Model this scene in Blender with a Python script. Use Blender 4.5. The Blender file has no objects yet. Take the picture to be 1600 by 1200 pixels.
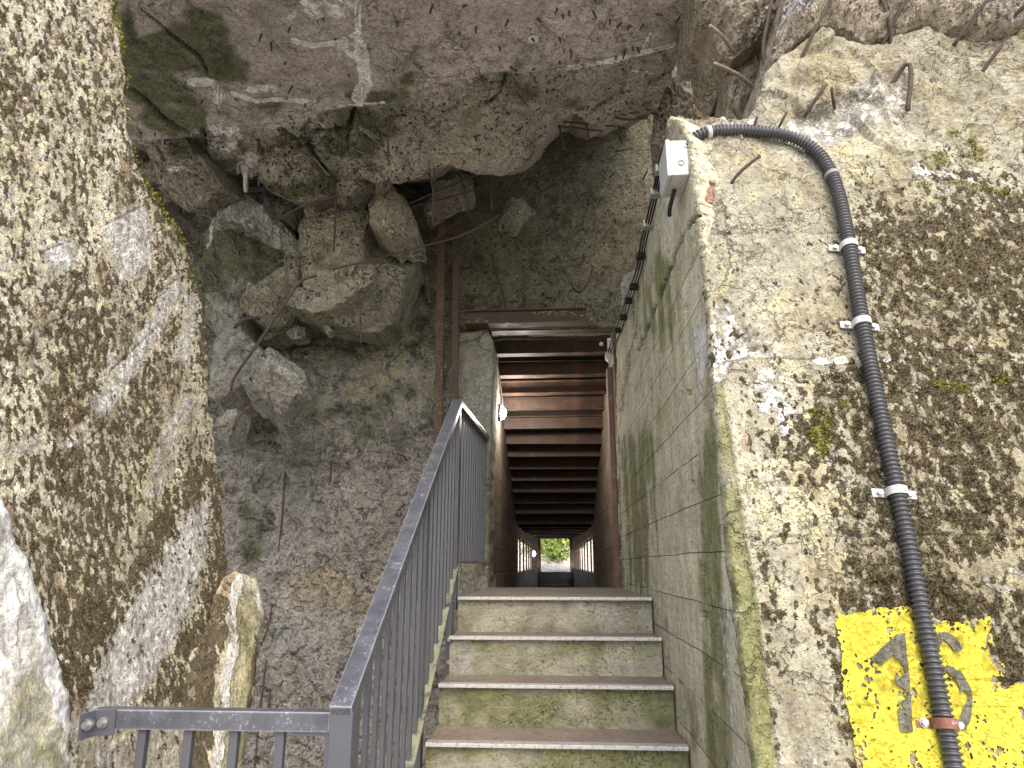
import bpy, bmesh, math, random
import numpy as np
from mathutils import Vector, noise as mn
from mathutils.geometry import delaunay_2d_cdt
random.seed(7); rng = np.random.default_rng(7)
sc = bpy.context.scene
R_ = math.radians

# ------------------------------------------------------------------ camera
EYE = np.array([0.0, 0.0, 1.6]); FPX = 1050.0
TH = math.atan(280/FPX); PS = math.atan(68/FPX*math.cos(TH))
Fv = np.array([-math.sin(PS)*math.cos(TH), math.cos(PS)*math.cos(TH), math.sin(TH)])
Rv = np.array([math.cos(PS), math.sin(PS), 0.0]); Uv = np.cross(Rv, Fv)
cam = bpy.data.objects.new('camera', bpy.data.cameras.new('camera'))
sc.collection.objects.link(cam); sc.camera = cam
cam.data.sensor_fit = 'HORIZONTAL'; cam.data.sensor_width = 36
cam.data.lens = 36*FPX/1600; cam.data.clip_start = 0.05; cam.data.clip_end = 2000
cam.location = EYE; cam.rotation_euler = (math.pi/2+TH, 0, PS)
# ------------------------------------------------------------------ light
SUN_EL, SUN_AZ = R_(50), R_(166)          # azimuth measured clockwise from +Y
w = bpy.data.worlds.new('World'); sc.world = w; w.use_nodes = True
wn = w.node_tree.nodes; sky = wn.new('ShaderNodeTexSky'); sky.sky_type = 'NISHITA'
sky.sun_disc = False; sky.sun_elevation = SUN_EL; sky.sun_rotation = SUN_AZ
sky.air_density = 1.0; sky.dust_density = 4.0; sky.ozone_density = 0.6
wn['Background'].inputs[1].default_value = 0.15
w.node_tree.links.new(sky.outputs[0], wn['Background'].inputs[0])
sl = bpy.data.lights.new('sun', 'SUN'); sl.energy = .6; sl.angle = R_(60); sl.color = (1, .95, .87)
so = bpy.data.objects.new('sun', sl); sc.collection.objects.link(so)
sd = Vector((math.sin(SUN_AZ)*math.cos(SUN_EL), math.cos(SUN_AZ)*math.cos(SUN_EL), math.sin(SUN_EL)))
so.rotation_euler = sd.to_track_quat('Z', 'Y').to_euler(); so.location = (0, -6, 9)
sc.view_settings.view_transform = 'Standard'; sc.view_settings.look = 'None'
sc.view_settings.exposure = 1.68; sc.view_settings.gamma = 1
sc.cycles.diffuse_bounces = 6; sc.cycles.max_bounces = 8

# ------------------------------------------------------------------ helpers
def rays(P):
    P = np.asarray(P, float).reshape(-1, 2)
    u = (P[:, 0]-800)/FPX; v = (600-P[:, 1])/FPX
    D = Fv[None]+u[:, None]*Rv+v[:, None]*Uv
    return D/D[:, 1:2]
def at(px, py, Y): return EYE+rays([(px, py)])[0]*Y
def on_plane(px, py, p0, n):
    D = rays([(px, py)])[0]; n = np.asarray(n, float)
    return EYE+D*(np.dot(np.asarray(p0)-EYE, n)/np.dot(D, n))
def project(Wd):
    q = np.asarray(Wd)-EYE; f = q@Fv
    return np.stack([800+FPX*(q@Rv)/f, 600-FPX*(q@Uv)/f], 1)
def smooth(a, b, x):
    t = np.clip((x-a)/(b-a), 0, 1); return t*t*(3-2*t)
def seg_dist(P, A, B):
    d = B-A; L = (d*d).sum()+1e-9
    t = np.clip(((P-A)@d)/L, 0, 1)
    return np.sqrt(((P-A-t[:, None]*d)**2).sum(1))
def line_dist(P, pts, closed=False):
    pts = np.asarray(pts, float); r = np.full(len(P), 1e9); k = len(pts)
    for i in range(k if closed else k-1): r = np.minimum(r, seg_dist(P, pts[i], pts[(i+1) % k]))
    return r
def inside(P, poly):
    poly = np.asarray(poly, float); c = np.zeros(len(P), bool); k = len(poly); x, y = P[:, 0], P[:, 1]
    for i in range(k):
        a, b = poly[i], poly[i-1]
        if a[1] == b[1]: continue
        m = ((a[1] > y) != (b[1] > y)) & (x < (b[0]-a[0])*(y-a[1])/(b[1]-a[1])+a[0]); c ^= m
    return c
def sdp(P, poly):                      # >0 inside
    d = line_dist(P, poly, True); return np.where(inside(P, poly), d, -d)
def fb(W, s, o=4, off=0.0):           # fractal noise about -1..1 on points
    s = np.asarray(s, float)*np.ones(3); Q = W*s+off
    return np.array([mn.fractal(Vector(q), 1.0, 2.1, o) for q in Q])
def ridged(W, s, off=0.0):
    Q = W*s+off; return np.array([abs(mn.fractal(Vector(q), 1.0, 2.0, 4)) for q in Q])
def vor(W, s, off=0.0):
    Q = W*np.asarray(s)+off; out = np.empty(len(Q))
    for i, q in enumerate(Q):
        d = mn.voronoi(Vector(q))[0]; out[i] = d[1]-d[0]
    return out
def cell(W, s, off=0.0):
    """blocky facets: every voronoi cell its own height"""
    Q = W*np.asarray(s)+off; out = np.empty(len(Q))
    for i, q in enumerate(Q):
        p = mn.voronoi(Vector(q))[1][0]; v = mn.cell_vector(p*7.3)
        d = Vector(q)-p; out[i] = v[0]-.5+.9*(d.x*(v[1]-.5)+d.z*(v[2]-.5)+d.y*(v[0]-.5))
    return out

def link(o, parent=None):
    sc.collection.objects.link(o)
    if parent is not None: o.parent = parent
    return o
def wloc(o):
    l = Vector(o.location)
    while o.parent: o = o.parent; l += Vector(o.location)
    return l
def tag(o, label, cat, group=None):
    o['label'] = label; o['category'] = cat
    if group: o['group'] = group
    return o
def setting(o, kind='structure'): o['kind'] = kind; return o
def empty(name, loc, label, cat, group=None):
    o = bpy.data.objects.new(name, None); o.location = loc; o.empty_display_size = .1; link(o)
    return tag(o, label, cat, group)
def mk(name, V, F, mat, parent=None, smooth_=True, attrs=None, recalc=True):
    V = np.asarray(V, float)
    if parent is None: org = np.array([V[:, 0].mean(), V[:, 1].mean(), V[:, 2].min()]); loc = org
    else: org = np.array(V.mean(0)); loc = org-np.array(wloc(parent))
    me = bpy.data.meshes.new(name); me.from_pydata((V-org).tolist(), [], F); me.update()
    if recalc:
        bm = bmesh.new(); bm.from_mesh(me); bmesh.ops.recalc_face_normals(bm, faces=bm.faces); bm.to_mesh(me); bm.free()
    if smooth_: me.shade_smooth()
    for k, a in (attrs or {}).items():
        at_ = me.attributes.new(k, 'FLOAT', 'POINT'); at_.data.foreach_set('value', np.asarray(a, np.float32))
    if mat: me.materials.append(mat)
    o = bpy.data.objects.new(name, me); o.location = loc
    return link(o, parent)

class MB:
    def __init__(s): s.V = []; s.F = []
    def add(s, V, F):
        k = len(s.V); s.V += [tuple(v) for v in V]; s.F += [tuple(i+k for i in f) for f in F]; return s
    def box(s, a, b, bev=0.0):
        bm = bmesh.new(); bmesh.ops.create_cube(bm, size=1)
        a = np.asarray(a, float); b = np.asarray(b, float)
        for v in bm.verts: v.co = Vector((a+b)/2+np.array(v.co)*(b-a))
        if bev: bmesh.ops.bevel(bm, geom=bm.edges[:], offset=bev, segments=2, profile=.6, affect='EDGES')
        bm.verts.index_update(); s.add([v.co[:] for v in bm.verts], [[v.index for v in f.verts] for f in bm.faces]); bm.free(); return s
    def bar(s, A, B, w_, h_, up=(0, 0, 1), bev=0.0, endA=None, endB=None):
        A = Vector(A); B = Vector(B); d = (B-A); L = d.length; d.normalize()
        r = d.cross(Vector(up)).normalized(); u = r.cross(d)
        bm = bmesh.new(); bmesh.ops.create_cube(bm, size=1)
        for v in bm.verts: v.co = Vector((v.co.x*w_, v.co.y*L, v.co.z*h_))
        if bev: bmesh.ops.bevel(bm, geom=bm.edges[:], offset=bev, segments=2, profile=.6, affect='EDGES')
        m = (A+B)/2; bm.verts.index_update()
        s.add([(m+r*v.co.x+d*v.co.y+u*v.co.z)[:] for v in bm.verts], [[v.index for v in f.verts] for f in bm.faces]); bm.free(); return s
    def tube(s, pts, rad, seg=8, cap=True):
        pts = [Vector(p) for p in pts]; k = len(pts); rad = rad if hasattr(rad, '__len__') else [rad]*k
        t0 = (pts[1]-pts[0]).normalized(); ref = Vector((0, 0, 1)) if abs(t0.z) < .9 else Vector((1, 0, 0))
        nrm = t0.cross(ref).normalized(); V = []; F = []
        for i, p in enumerate(pts):
            t = (pts[min(i+1, k-1)]-pts[max(i-1, 0)]).normalized()
            nrm = (nrm-t*nrm.dot(t)).normalized(); b = t.cross(nrm)
            for j in range(seg):
                a = 2*math.pi*j/seg; V.append(p+(nrm*math.cos(a)+b*math.sin(a))*rad[i])
        for i in range(k-1):
            for j in range(seg):
                a = i*seg+j; c = i*seg+(j+1) % seg; F.append((a, c, c+seg, a+seg))
        if cap: F.append(tuple(range(seg))[::-1]); F.append(tuple((k-1)*seg+j for j in range(seg)))
        return s.add(V, F)
    def build(s, name, mat, parent=None, smooth_=False): return mk(name, s.V, s.F, mat, parent, smooth_)
def chaikin(pts, n=2):
    pts = [np.asarray(p, float) for p in pts]
    for _ in range(n):
        q = [pts[0]]
        for a, b in zip(pts[:-1], pts[1:]): q += [.75*a+.25*b, .25*a+.75*b]
        pts = q+[pts[-1]]
    return pts
def resample(pts, step):
    pts = np.asarray(pts, float); d = np.r_[0, np.cumsum(np.linalg.norm(np.diff(pts, axis=0), axis=1))]
    t = np.linspace(0, d[-1], max(2, int(d[-1]/step)+1))
    return np.stack([np.interp(t, d, pts[:, i]) for i in range(pts.shape[1])], 1)

# ------------------------------------------------------------------ node helpers
class NT:
    def __init__(s, name):
        s.m = bpy.data.materials.new(name); s.m.use_nodes = True; s.t = s.m.node_tree; s.t.nodes.clear()
        s.out = s.t.nodes.new('ShaderNodeOutputMaterial'); s.b = s.t.nodes.new('ShaderNodeBsdfPrincipled')
        s.t.links.new(s.b.outputs[0], s.out.inputs[0]); s.co = s.t.nodes.new('ShaderNodeTexCoord').outputs['Object']
    def put(s, sock, v):
        if v is None: return
        if isinstance(v, bpy.types.NodeSocket): s.t.links.new(v, sock)
        elif hasattr(v, '__len__') and sock.type == 'RGBA': sock.default_value = (*v[:3], 1)
        else: sock.default_value = v
    def map(s, scale=(1, 1, 1), rot=(0, 0, 0), loc=(0, 0, 0), vec=None):
        n = s.t.nodes.new('ShaderNodeMapping'); s.put(n.inputs[0], vec or s.co)
        n.inputs[1].default_value = loc; n.inputs[2].default_value = rot; n.inputs[3].default_value = scale; return n.outputs[0]
    def noise(s, scale, det=5, ro=.55, vec=None, dist=0, col=False):
        n = s.t.nodes.new('ShaderNodeTexNoise'); s.put(n.inputs['Vector'], vec or s.co)
        n.inputs['Scale'].default_value = scale; n.inputs['Detail'].default_value = det
        n.inputs['Roughness'].default_value = ro; n.inputs['Distortion'].default_value = dist
        return n.outputs['Color' if col else 'Fac']
    def vor(s, scale, feat='F1', vec=None, rnd=1):
        n = s.t.nodes.new('ShaderNodeTexVoronoi'); n.feature = feat; s.put(n.inputs['Vector'], vec or s.co)
        n.inputs['Scale'].default_value = scale; n.inputs['Randomness'].default_value = rnd; return n.outputs['Distance']
    def math(s, op, a, b=None, clamp=False):
        n = s.t.nodes.new('ShaderNodeMath'); n.operation = op; n.use_clamp = clamp
        s.put(n.inputs[0], a); s.put(n.inputs[1], b); return n.outputs[0]
    def step(s, x, a, b, lo=0, hi=1):
        n = s.t.nodes.new('ShaderNodeMapRange'); n.interpolation_type = 'SMOOTHSTEP'
        s.put(n.inputs[0], x)
        for i, v in zip((1, 2, 3, 4), (a, b, lo, hi)): n.inputs[i].default_value = v
        return n.outputs[0]
    def mix(s, f, a, b, mode='MIX'):
        n = s.t.nodes.new('ShaderNodeMix'); n.data_type = 'RGBA'; n.blend_type = mode
        s.put(n.inputs[0], f); s.put(n.inputs[6], a); s.put(n.inputs[7], b); return n.outputs[2]
    def ramp(s, f, stops):
        n = s.t.nodes.new('ShaderNodeValToRGB'); e = n.color_ramp.elements
        while len(e) < len(stops): e.new(.5)
        for q, (p, c) in zip(e, stops): q.position = p; q.color = (*c, 1)
        s.put(n.inputs[0], f); return n.outputs[0]
    def attr(s, name):
        n = s.t.nodes.new('ShaderNodeAttribute'); n.attribute_name = name; return n.outputs['Fac']
    def sep(s, vec=None):
        n = s.t.nodes.new('ShaderNodeSeparateXYZ'); s.put(n.inputs[0], vec or s.co); return n.outputs
    def white(s, x):
        n = s.t.nodes.new('ShaderNodeTexWhiteNoise'); n.noise_dimensions = '1D'; s.put(n.inputs['W'], x); return n.outputs['Value']
    def bump(s, h, st=.5, d=.02, nrm=None):
        n = s.t.nodes.new('ShaderNodeBump'); n.inputs['Strength'].default_value = st; n.inputs['Distance'].default_value = d
        s.put(n.inputs['Height'], h); s.put(n.inputs['Normal'], nrm); return n.outputs[0]
    def fin(s, col, rough=.9, metal=0, nrm=None, spec=.3):
        s.put(s.b.inputs['Base Color'], col); s.put(s.b.inputs['Roughness'], rough); s.put(s.b.inputs['Metallic'], metal)
        s.put(s.b.inputs['Normal'], nrm); s.b.inputs['Specular IOR Level'].default_value = spec; return s.m

def concrete(name, base, vary=.25, pits=.0, pit_scale=26, coarse=.6, boards=None, streak=False, spots=0.0, mosscol=((.034, .028, .016), (.145, .118, .070)), texk=1.0, bd=.02, greencol=((.032, .043, .014), (.11, .125, .045)), veins=0.0):
    """weathered concrete; vertex masks: green, white, moss, crack, ochre, grey, rustm"""
    t = NT(name); b = np.array(base)
    n1 = t.noise(1.7, 7, .6); n2 = t.noise(9, 6, .65); n3 = t.noise(70, 4, .7); n4 = t.noise(28, 5, .7)
    c = t.ramp(n1, [(.3, b*(1-vary)), (.5, b), (.72, np.clip(b*(1+vary), 0, .9))])
    tex = t.mix(1, t.ramp(n2, [(.3, (.60, .57, .53)), (.52, (.98, .97, .95)), (.75, (1.22, 1.2, 1.15))]), t.ramp(n3, [(.3, (.62, .61, .59)), (.55, (1, 1, 1)), (.75, (1.32, 1.32, 1.28))]), 'MULTIPLY')
    tex = t.mix(.8, tex, t.ramp(n4, [(.32, (.6, .58, .55)), (.5, (1, 1, 1)), (.7, (1.2, 1.2, 1.18))]), 'MULTIPLY')
    h = t.math('ADD', t.math('MULTIPLY', n4, .7), t.math('MULTIPLY', n3, .32))
    h = t.math('ADD', h, t.math('MULTIPLY', n2, .9*coarse))
    if boards:
        bz, yz = boards; x = t.sep(); zz = t.math('DIVIDE', t.math('ADD', x[2], t.math('MULTIPLY', t.noise(.9, 2), .03)), bz)
        fl = t.math('FLOOR', zz); fr = t.math('FRACT', zz)
        yy = t.math('ADD', t.math('DIVIDE', x[1], yz), t.math('MULTIPLY', t.white(fl), 3.1)); fy = t.math('FRACT', yy)
        rnd = t.white(t.math('ADD', t.math('MULTIPLY', fl, 7.13), t.math('FLOOR', yy)))
        tex = t.mix(.8, tex, t.ramp(rnd, [(0, (.80, .78, .74)), (.5, (.97, .96, .95)), (1, (1.14, 1.12, 1.08))]), 'MULTIPLY')
        grain = t.noise(5, 6, .7, vec=t.map((6, .5, 14)))
        tex = t.mix(.5, tex, t.ramp(grain, [(.3, (.72, .71, .68)), (.6, (1.08, 1.08, 1.05))]), 'MULTIPLY')
        run = t.noise(6, 6, .65, vec=t.map((2.5, 2.5, .16)))                    # rain streaks
        tex = t.mix(.75, tex, t.ramp(run, [(.32, (.76, .73, .66)), (.5, (1, 1, .98)), (.66, (1.22, 1.2, 1.14))]), 'MULTIPLY')
        ln = t.math('MAXIMUM', t.step(fr, .026, .0), t.step(fy, .009, .0))
        ln = t.math('MULTIPLY', ln, t.step(t.noise(3.2, 3), .36, .52))
        h = t.math('SUBTRACT', t.math('ADD', h, t.math('ADD', t.math('MULTIPLY', rnd, .9), t.math('MULTIPLY', grain, .35))), t.math('MULTIPLY', ln, 1.5))
    if streak:
        st = t.noise(3.2, 5, .6, vec=t.map((3.5, 3.5, .28)))
        tex = t.mix(.7, tex, t.ramp(st, [(.3, (.58, .55, .5)), (.5, (.98, .97, .93)), (.7, (1.22, 1.22, 1.2))]), 'MULTIPLY')
    def layer(c, name, cols, k=.55, sc_=12, lo=.3, hi=.7, amt=1.0, vec=None):
        a = t.attr(name); nn = t.noise(sc_, 7, .68, vec=vec)
        m = t.step(t.math('ADD', a, t.math('MULTIPLY', t.math('SUBTRACT', nn, .5), k*2)), lo, hi)
        m = t.math('MULTIPLY', m, t.step(a, .02, .2, 0, amt))
        return t.mix(m, c, t.ramp(t.noise(sc_*2.3, 5, .7), [(.32, cols[0]), (.68, cols[1])])), m
    c, _ = layer(c, 'grey', ((.24, .24, .24), (.4, .4, .41)), amt=.8)
    c, _ = layer(c, 'ochre', ((.28, .215, .11), (.42, .34, .19)), sc_=22, amt=.42, k=.9)
    c, _ = layer(c, 'rustm', ((.19, .115, .065), (.33, .22, .13)), sc_=16, amt=.7)
    c, _ = layer(c, 'yellowl', ((.33, .31, .17), (.46, .44, .25)), sc_=18, amt=.6, k=.8)
    c, gmk = layer(c, 'green', greencol, sc_=7, amt=.82, k=.8, lo=.25, hi=.8)
    c, wm = layer(c, 'white', ((.54, .54, .53), (.80, .80, .78)), sc_=30, k=.8, lo=.32, hi=.68)
    c, _ = layer(c, 'stain', ((.15, .13, .075), (.27, .24, .155)), sc_=26, k=.9, lo=.2, hi=.8, amt=.8)
    c = t.mix(texk, c, tex, 'MULTIPLY')
    if spots:                                            # coarse aggregate showing as pale and dark grit
        v = t.vor(95); c = t.mix(t.math('MULTIPLY', t.step(v, .34, .2), spots), c, t.ramp(t.noise(40, 2), [(.4, b*.45), (.6, np.clip(b*1.5, 0, .85))]))
    if boards: c = t.mix(t.math('MULTIPLY', ln, .5), c, (.05, .045, .036))
    if pits:
        dv = t.noise(14, 3, col=True); pv = t.t.nodes.new('ShaderNodeVectorMath'); pv.operation = 'MULTIPLY_ADD'
        t.put(pv.inputs[0], dv); pv.inputs[1].default_value = (.09, .09, .09); t.put(pv.inputs[2], t.co)
        ps = []
        for sc_, r_ in ((pit_scale, .30), (pit_scale*2.1, .30)):
            v = t.vor(sc_, vec=pv.outputs[0]); g = t.step(t.noise(5 if sc_ == pit_scale else 9, 3), .40, .56)
            ps.append(t.math('MULTIPLY', t.step(v, r_, r_*.5), g))
        pm = t.math('MAXIMUM', *ps)
        c = t.mix(t.math('MULTIPLY', pm, min(.92, 1.0*pits)), c, (.022, .019, .015)); h = t.math('SUBTRACT', h, t.math('MULTIPLY', pm, 2.2*pits))  # inner shade of the pits put into the colour as near black
    c, mm = layer(c, 'moss', mosscol, sc_=85, k=.5, lo=.38, hi=.58)
    if veins:                                            # fracture lines through the broken mass
        wv = t.t.nodes.new('ShaderNodeVectorMath'); wv.operation = 'MULTIPLY_ADD'; t.put(wv.inputs[0], t.noise(3.5, 6, .65, col=True)); wv.inputs[1].default_value = (.42, .42, .42); t.put(wv.inputs[2], t.co)
        vm = None
        for sc_, wd in ((3.2, .018), (8.5, .03)):
            e = t.math('MULTIPLY', t.step(t.vor(sc_, 'DISTANCE_TO_EDGE', wv.outputs[0]), wd, wd*.15), t.step(t.noise(2.6 if sc_ < 5 else 4.1, 3), .45, .62)); vm = e if vm is None else t.math('MAXIMUM', vm, e)
        c = t.mix(t.math('MULTIPLY', vm, veins), c, (.028, .025, .02)); h = t.math('SUBTRACT', h, t.math('MULTIPLY', vm, 1.6))
    c = t.mix(t.math('MULTIPLY', t.attr('crack'), .85), c, (.02, .018, .014))  # cracks tinted near black: dirt plus their inner shade, put into the colour
    h = t.math('ADD', h, t.math('MULTIPLY', mm, 1.6)); h = t.math('ADD', h, t.math('MULTIPLY', wm, .4))
    return t.fin(c, .93, 0, t.bump(h, .9, bd), .18)

def metal(name, col, col2, rough=.45, metal_=0.0, sc_=14, thr=.62, bump=.15):
    t = NT(name); n = t.noise(sc_, 6, .7); f = t.noise(sc_*9, 3, .7)
    c = t.mix(t.step(t.math('ADD', t.math('MULTIPLY', n, .7), t.math('MULTIPLY', f, .3)), thr-.06, thr+.04), col, col2)
    c = t.mix(.4, c, t.ramp(t.noise(3, 5), [(.3, (.7, .7, .7)), (.7, (1.15, 1.15, 1.15))]), 'MULTIPLY')
    return t.fin(c, t.step(n, .3, .7, rough*.8, rough*1.3), metal_, t.bump(t.math('ADD', n, f), bump, .004), .5)
def worn(name, col, pale, rough):
    t = NT(name); n = t.noise(16, 6, .7); f = t.noise(110, 4, .75); g = t.noise(5, 3)
    bv = t.t.nodes.new('ShaderNodeBevel'); bv.samples = 4; bv.inputs['Radius'].default_value = .007
    ge = t.t.nodes.new('ShaderNodeNewGeometry'); dp = t.t.nodes.new('ShaderNodeVectorMath'); dp.operation = 'DOT_PRODUCT'
    t.put(dp.inputs[0], bv.outputs[0]); t.put(dp.inputs[1], ge.outputs['Normal'])
    e = t.step(t.math('SUBTRACT', 1.0, dp.outputs['Value']), .01, .14)
    chip = t.step(t.math('ADD', t.math('MULTIPLY', e, .34), t.math('ADD', t.math('MULTIPLY', f, .55), t.math('MULTIPLY', g, .2))),   .47, .58)
    scuff = t.step(t.math('ADD', t.math('MULTIPLY', f, .8), t.math('MULTIPLY', n, .3)), .63, .70)
    c = t.mix(1, col, t.ramp(n, [(.3, (.75, .75, .75)), (.7, (1.35, 1.35, 1.3))]), 'MULTIPLY')
    c = t.mix(t.math('MAXIMUM', t.math('MULTIPLY', chip, .75), t.math('MULTIPLY', scuff, .5)), c, pale)
    return t.fin(c, t.step(n, .3, .7, rough*.8, rough*1.4), .05, t.bump(t.math('ADD', n, f), .12, .003), .5)
def plain(name, col, rough=.5, metal_=0.0, spec=.4, vary=.2):
    t = NT(name); c = t.mix(1, col, t.ramp(t.noise(30, 5, .7), [(.3, (1-vary,)*3), (.7, (1+vary*.5,)*3)]), 'MULTIPLY')
    return t.fin(c, rough, metal_, t.bump(t.noise(120, 3), .1, .002), spec)

M = {}
M['mossy'] = concrete('mossy_concrete', (.318, .308, .248), .2, .25, 40, .5, streak=True, spots=.25, texk=.85, greencol=((.085, .095, .028), (.225, .235, .085)), veins=.22)
M['slab'] = concrete('lichen_concrete', (.62, .58, .455), .22, .2, 45, .5, streak=True, spots=.3, mosscol=((.055, .045, .026), (.20, .165, .10)), bd=.025, greencol=((.085, .095, .028), (.225, .235, .085)))
M['lime'] = concrete('limewashed_concrete', (.60, .585, .54), .2, 0, coarse=.7, greencol=((.085, .095, .028), (.225, .235, .085)))
M['roof'] = concrete('smooth_roof_concrete', (.39, .358, .33), .18, .22, 22, .55, veins=.35)
M['broken'] = concrete('broken_concrete', (.345, .32, .265), .2, .95, 24, 1.0, spots=.3, bd=.055, veins=.6)
M['chunk'] = concrete('pale_chunk_concrete', (.42, .40, .31), .2, .9, 26, 1.0, spots=.35, bd=.055, veins=.6)
M['grchunk'] = concrete('grey_chunk_concrete', (.40, .395, .355), .2, .35, 30, 1.1, spots=.4, bd=.055, veins=.6)
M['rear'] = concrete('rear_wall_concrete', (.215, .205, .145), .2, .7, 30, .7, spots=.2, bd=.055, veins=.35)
M['rough'] = concrete('rough_wall_concrete', (.335, .318, .288), .22, .45, 34, 1.2, spots=.3, bd=.055, veins=.5)
M['jamb'] = concrete('jamb_concrete', (.27, .26, .205), .2, .4, 40, .5)
M['rubble'] = concrete('sunlit_rubble_concrete', (.40, .36, .29), .22, .55, 34, 1.1, spots=.4, bd=.04, veins=.7)
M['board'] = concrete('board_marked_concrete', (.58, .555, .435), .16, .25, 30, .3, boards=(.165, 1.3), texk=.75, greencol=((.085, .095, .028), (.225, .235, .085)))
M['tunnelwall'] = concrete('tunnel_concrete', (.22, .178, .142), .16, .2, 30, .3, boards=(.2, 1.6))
M['step'] = concrete('step_concrete', (.34, .33, .275), .15, .3, 60, .5, texk=.6, greencol=((.07, .08, .025), (.17, .18, .07)))
M['tread'] = concrete('tread_concrete', (.225, .19, .162), .15, .2, 70, .5, texk=.6)
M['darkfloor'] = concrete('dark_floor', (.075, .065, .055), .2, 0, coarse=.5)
M['brick'] = concrete('broken_brick', (.30, .19, .15), .25, .2, 60, .8)
M['steel'] = metal('anthracite_paint', (.060, .064, .076), (.09, .095, .11), .38, 0, 18, .66)
M['steelworn'] = worn('worn_anthracite_paint', (.056, .059, .073), (.36, .38, .42), .36)
M['lichenbar'] = metal('lichen_covered_bar', (.21, .22, .145), (.085, .088, .085), .8, 0, 16, .55, .5)
M['rust'] = metal('rusty_steel', (.058, .038, .026), (.25, .16, .085), .8, .05, 70, .56, .6)
M['rustdark'] = metal('dark_rusty_steel', (.060, .042, .031), (.11, .072, .046), .75, .1, 9, .58, .5)
M['beam'] = metal('rust_brown_beam', (.050, .028, .018), (.108, .055, .032), .6, .15, 7, .55, .4)
M['redpost'] = metal('red_brown_post', (.15, .088, .062), (.25, .16, .11), .7, 0, 9, .55, .4)
M['rebar'] = metal('rebar_steel', (.060, .044, .034), (.135, .092, .062), .8, .2, 60, .55, .8)
M['rebarpale'] = metal('dusty_rebar_steel', (.20, .15, .11), (.36, .29, .22), .8, .1, 60, .55, .8)
M['zinc'] = plain('galvanised_steel', (.55, .56, .57), .38, .8)
M['nosing'] = metal('aluminium_nosing', (.52, .52, .51), (.28, .27, .255), .38, .5, 60, .56, .6)
M['plasticw'] = metal('grey_white_plastic', (.42, .42, .405), (.36, .35, .32), .42, 0, 25, .68, .1)
M['plasticg'] = plain('grey_plastic', (.20, .20, .19), .5)
M['black'] = plain('black_plastic', (.016, .016, .018), .7, 0, .2)
M['conduit'] = plain('black_conduit', (.042, .042, .047), .36, 0, .6)
M['bolt'] = plain('bolt_steel', (.36, .36, .36), .35, .8)
M['rustclamp'] = metal('rusty_clamp', (.17, .06, .042), (.40, .35, .32), .6, .2, 50, .6)
M['yellow'] = concrete('yellow_paint', (.53, .47, .055), .16, .15, 60, .5)
M['digit'] = concrete('faded_black_paint', (.13, .13, .105), .25, .15, 60, .5)
M['root'] = plain('dark_rubber', (.015, .013, .012), .6)
M['limedrip'] = concrete('lime_deposit', (.56, .56, .52), .2, 0, coarse=1.2)
def em(name, col, s):
    t = NT(name); t.put(t.b.inputs['Emission Color'], col); t.b.inputs['Emission Strength'].default_value = s
    return t.fin(col, .3)
M['glowfar'] = em('far_lit_lamp_glass', (1, .96, .9), 12)
M['glow'] = em('lit_lamp_glass', (1, .96, .9), 40)
def mossmat(name, a, b):
    t = NT(name); return t.fin(t.ramp(t.noise(35, 5), [(.3, a), (.7, b)]), .95, 0, None, .1)
M['mossdark'] = mossmat('dark_moss', (.022, .018, .009), (.10, .08, .04))
M['mossbrown'] = mossmat('brown_moss', (.05, .038, .018), (.15, .115, .06))
M['mossgreen'] = mossmat('green_moss', (.09, .10, .018), (.30, .30, .07))

# ------------------------------------------------------------------ relief surfaces
def invdepth(ctrl):
    c = np.asarray(ctrl, float); P = c[:, :2]/500; q = 1/c[:, 2]; k = len(c)
    def phi(r): return np.where(r > 1e-9, r*r*np.log(r+1e-12), 0)
    D = np.linalg.norm(P[:, None]-P[None], axis=2); A = np.zeros((k+3, k+3))
    A[:k, :k] = phi(D)+1e-3*np.eye(k)*(k > 3); A[:k, k] = 1; A[:k, k+1:] = P; A[k, :k] = 1; A[k+1:, :k] = P.T
    s = np.linalg.solve(A, np.r_[q, 0, 0, 0])
    def f(X):
        X = np.asarray(X, float)/500; d = np.linalg.norm(X[:, None]-P[None], axis=2)
        return 1/(phi(d)@s[:k]+s[k]+X@s[k+1:])
    return f
def plane_depth(p0, n):
    n = np.asarray(n, float); k = np.dot(np.asarray(p0)-EYE, n)
    return lambda X: k/(rays(X)@n)
def outline(poly, res, jit, seed):
    poly = np.asarray(poly, float); pts = resample(np.vstack([poly, poly[:1]]), res)[:-1]
    if jit:
        P3 = np.c_[pts/40, np.full(len(pts), seed*3.7)]
        d = np.roll(pts, -1, 0)-np.roll(pts, 1, 0); nn = np.c_[-d[:, 1], d[:, 0]]/(np.linalg.norm(d, axis=1)[:, None]+1e-9)
        a = np.array([mn.fractal(Vector(p), .8, 2.2, 5) for p in P3]); pts = pts+nn*(a*jit)[:, None]
    return pts
def tri(out, res):
    lo, hi = out.min(0), out.max(0)
    gx, gy = np.meshgrid(np.arange(lo[0], hi[0], res), np.arange(lo[1], hi[1], res*.87)); gx = gx+(np.arange(gx.shape[0]) % 2)[:, None]*res*.5
    G = np.c_[gx.ravel(), gy.ravel()]+rng.normal(0, res*.12, (gx.size, 2))
    G = G[inside(G, out)]; G = G[line_dist(G, out, True) > res*.55]
    P = np.vstack([out, G]); n = len(out)
    r = delaunay_2d_cdt([Vector(p) for p in P], [], [list(range(n))], 1, 1e-5)
    V = np.array([v[:] for v in r[0]])
    # ordered rim
    rim = [None]*n
    for i, og in enumerate(r[3]):
        for k in og:
            if k < n: rim[k] = i
    return V, r[2], [k for k in rim if k is not None]
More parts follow.
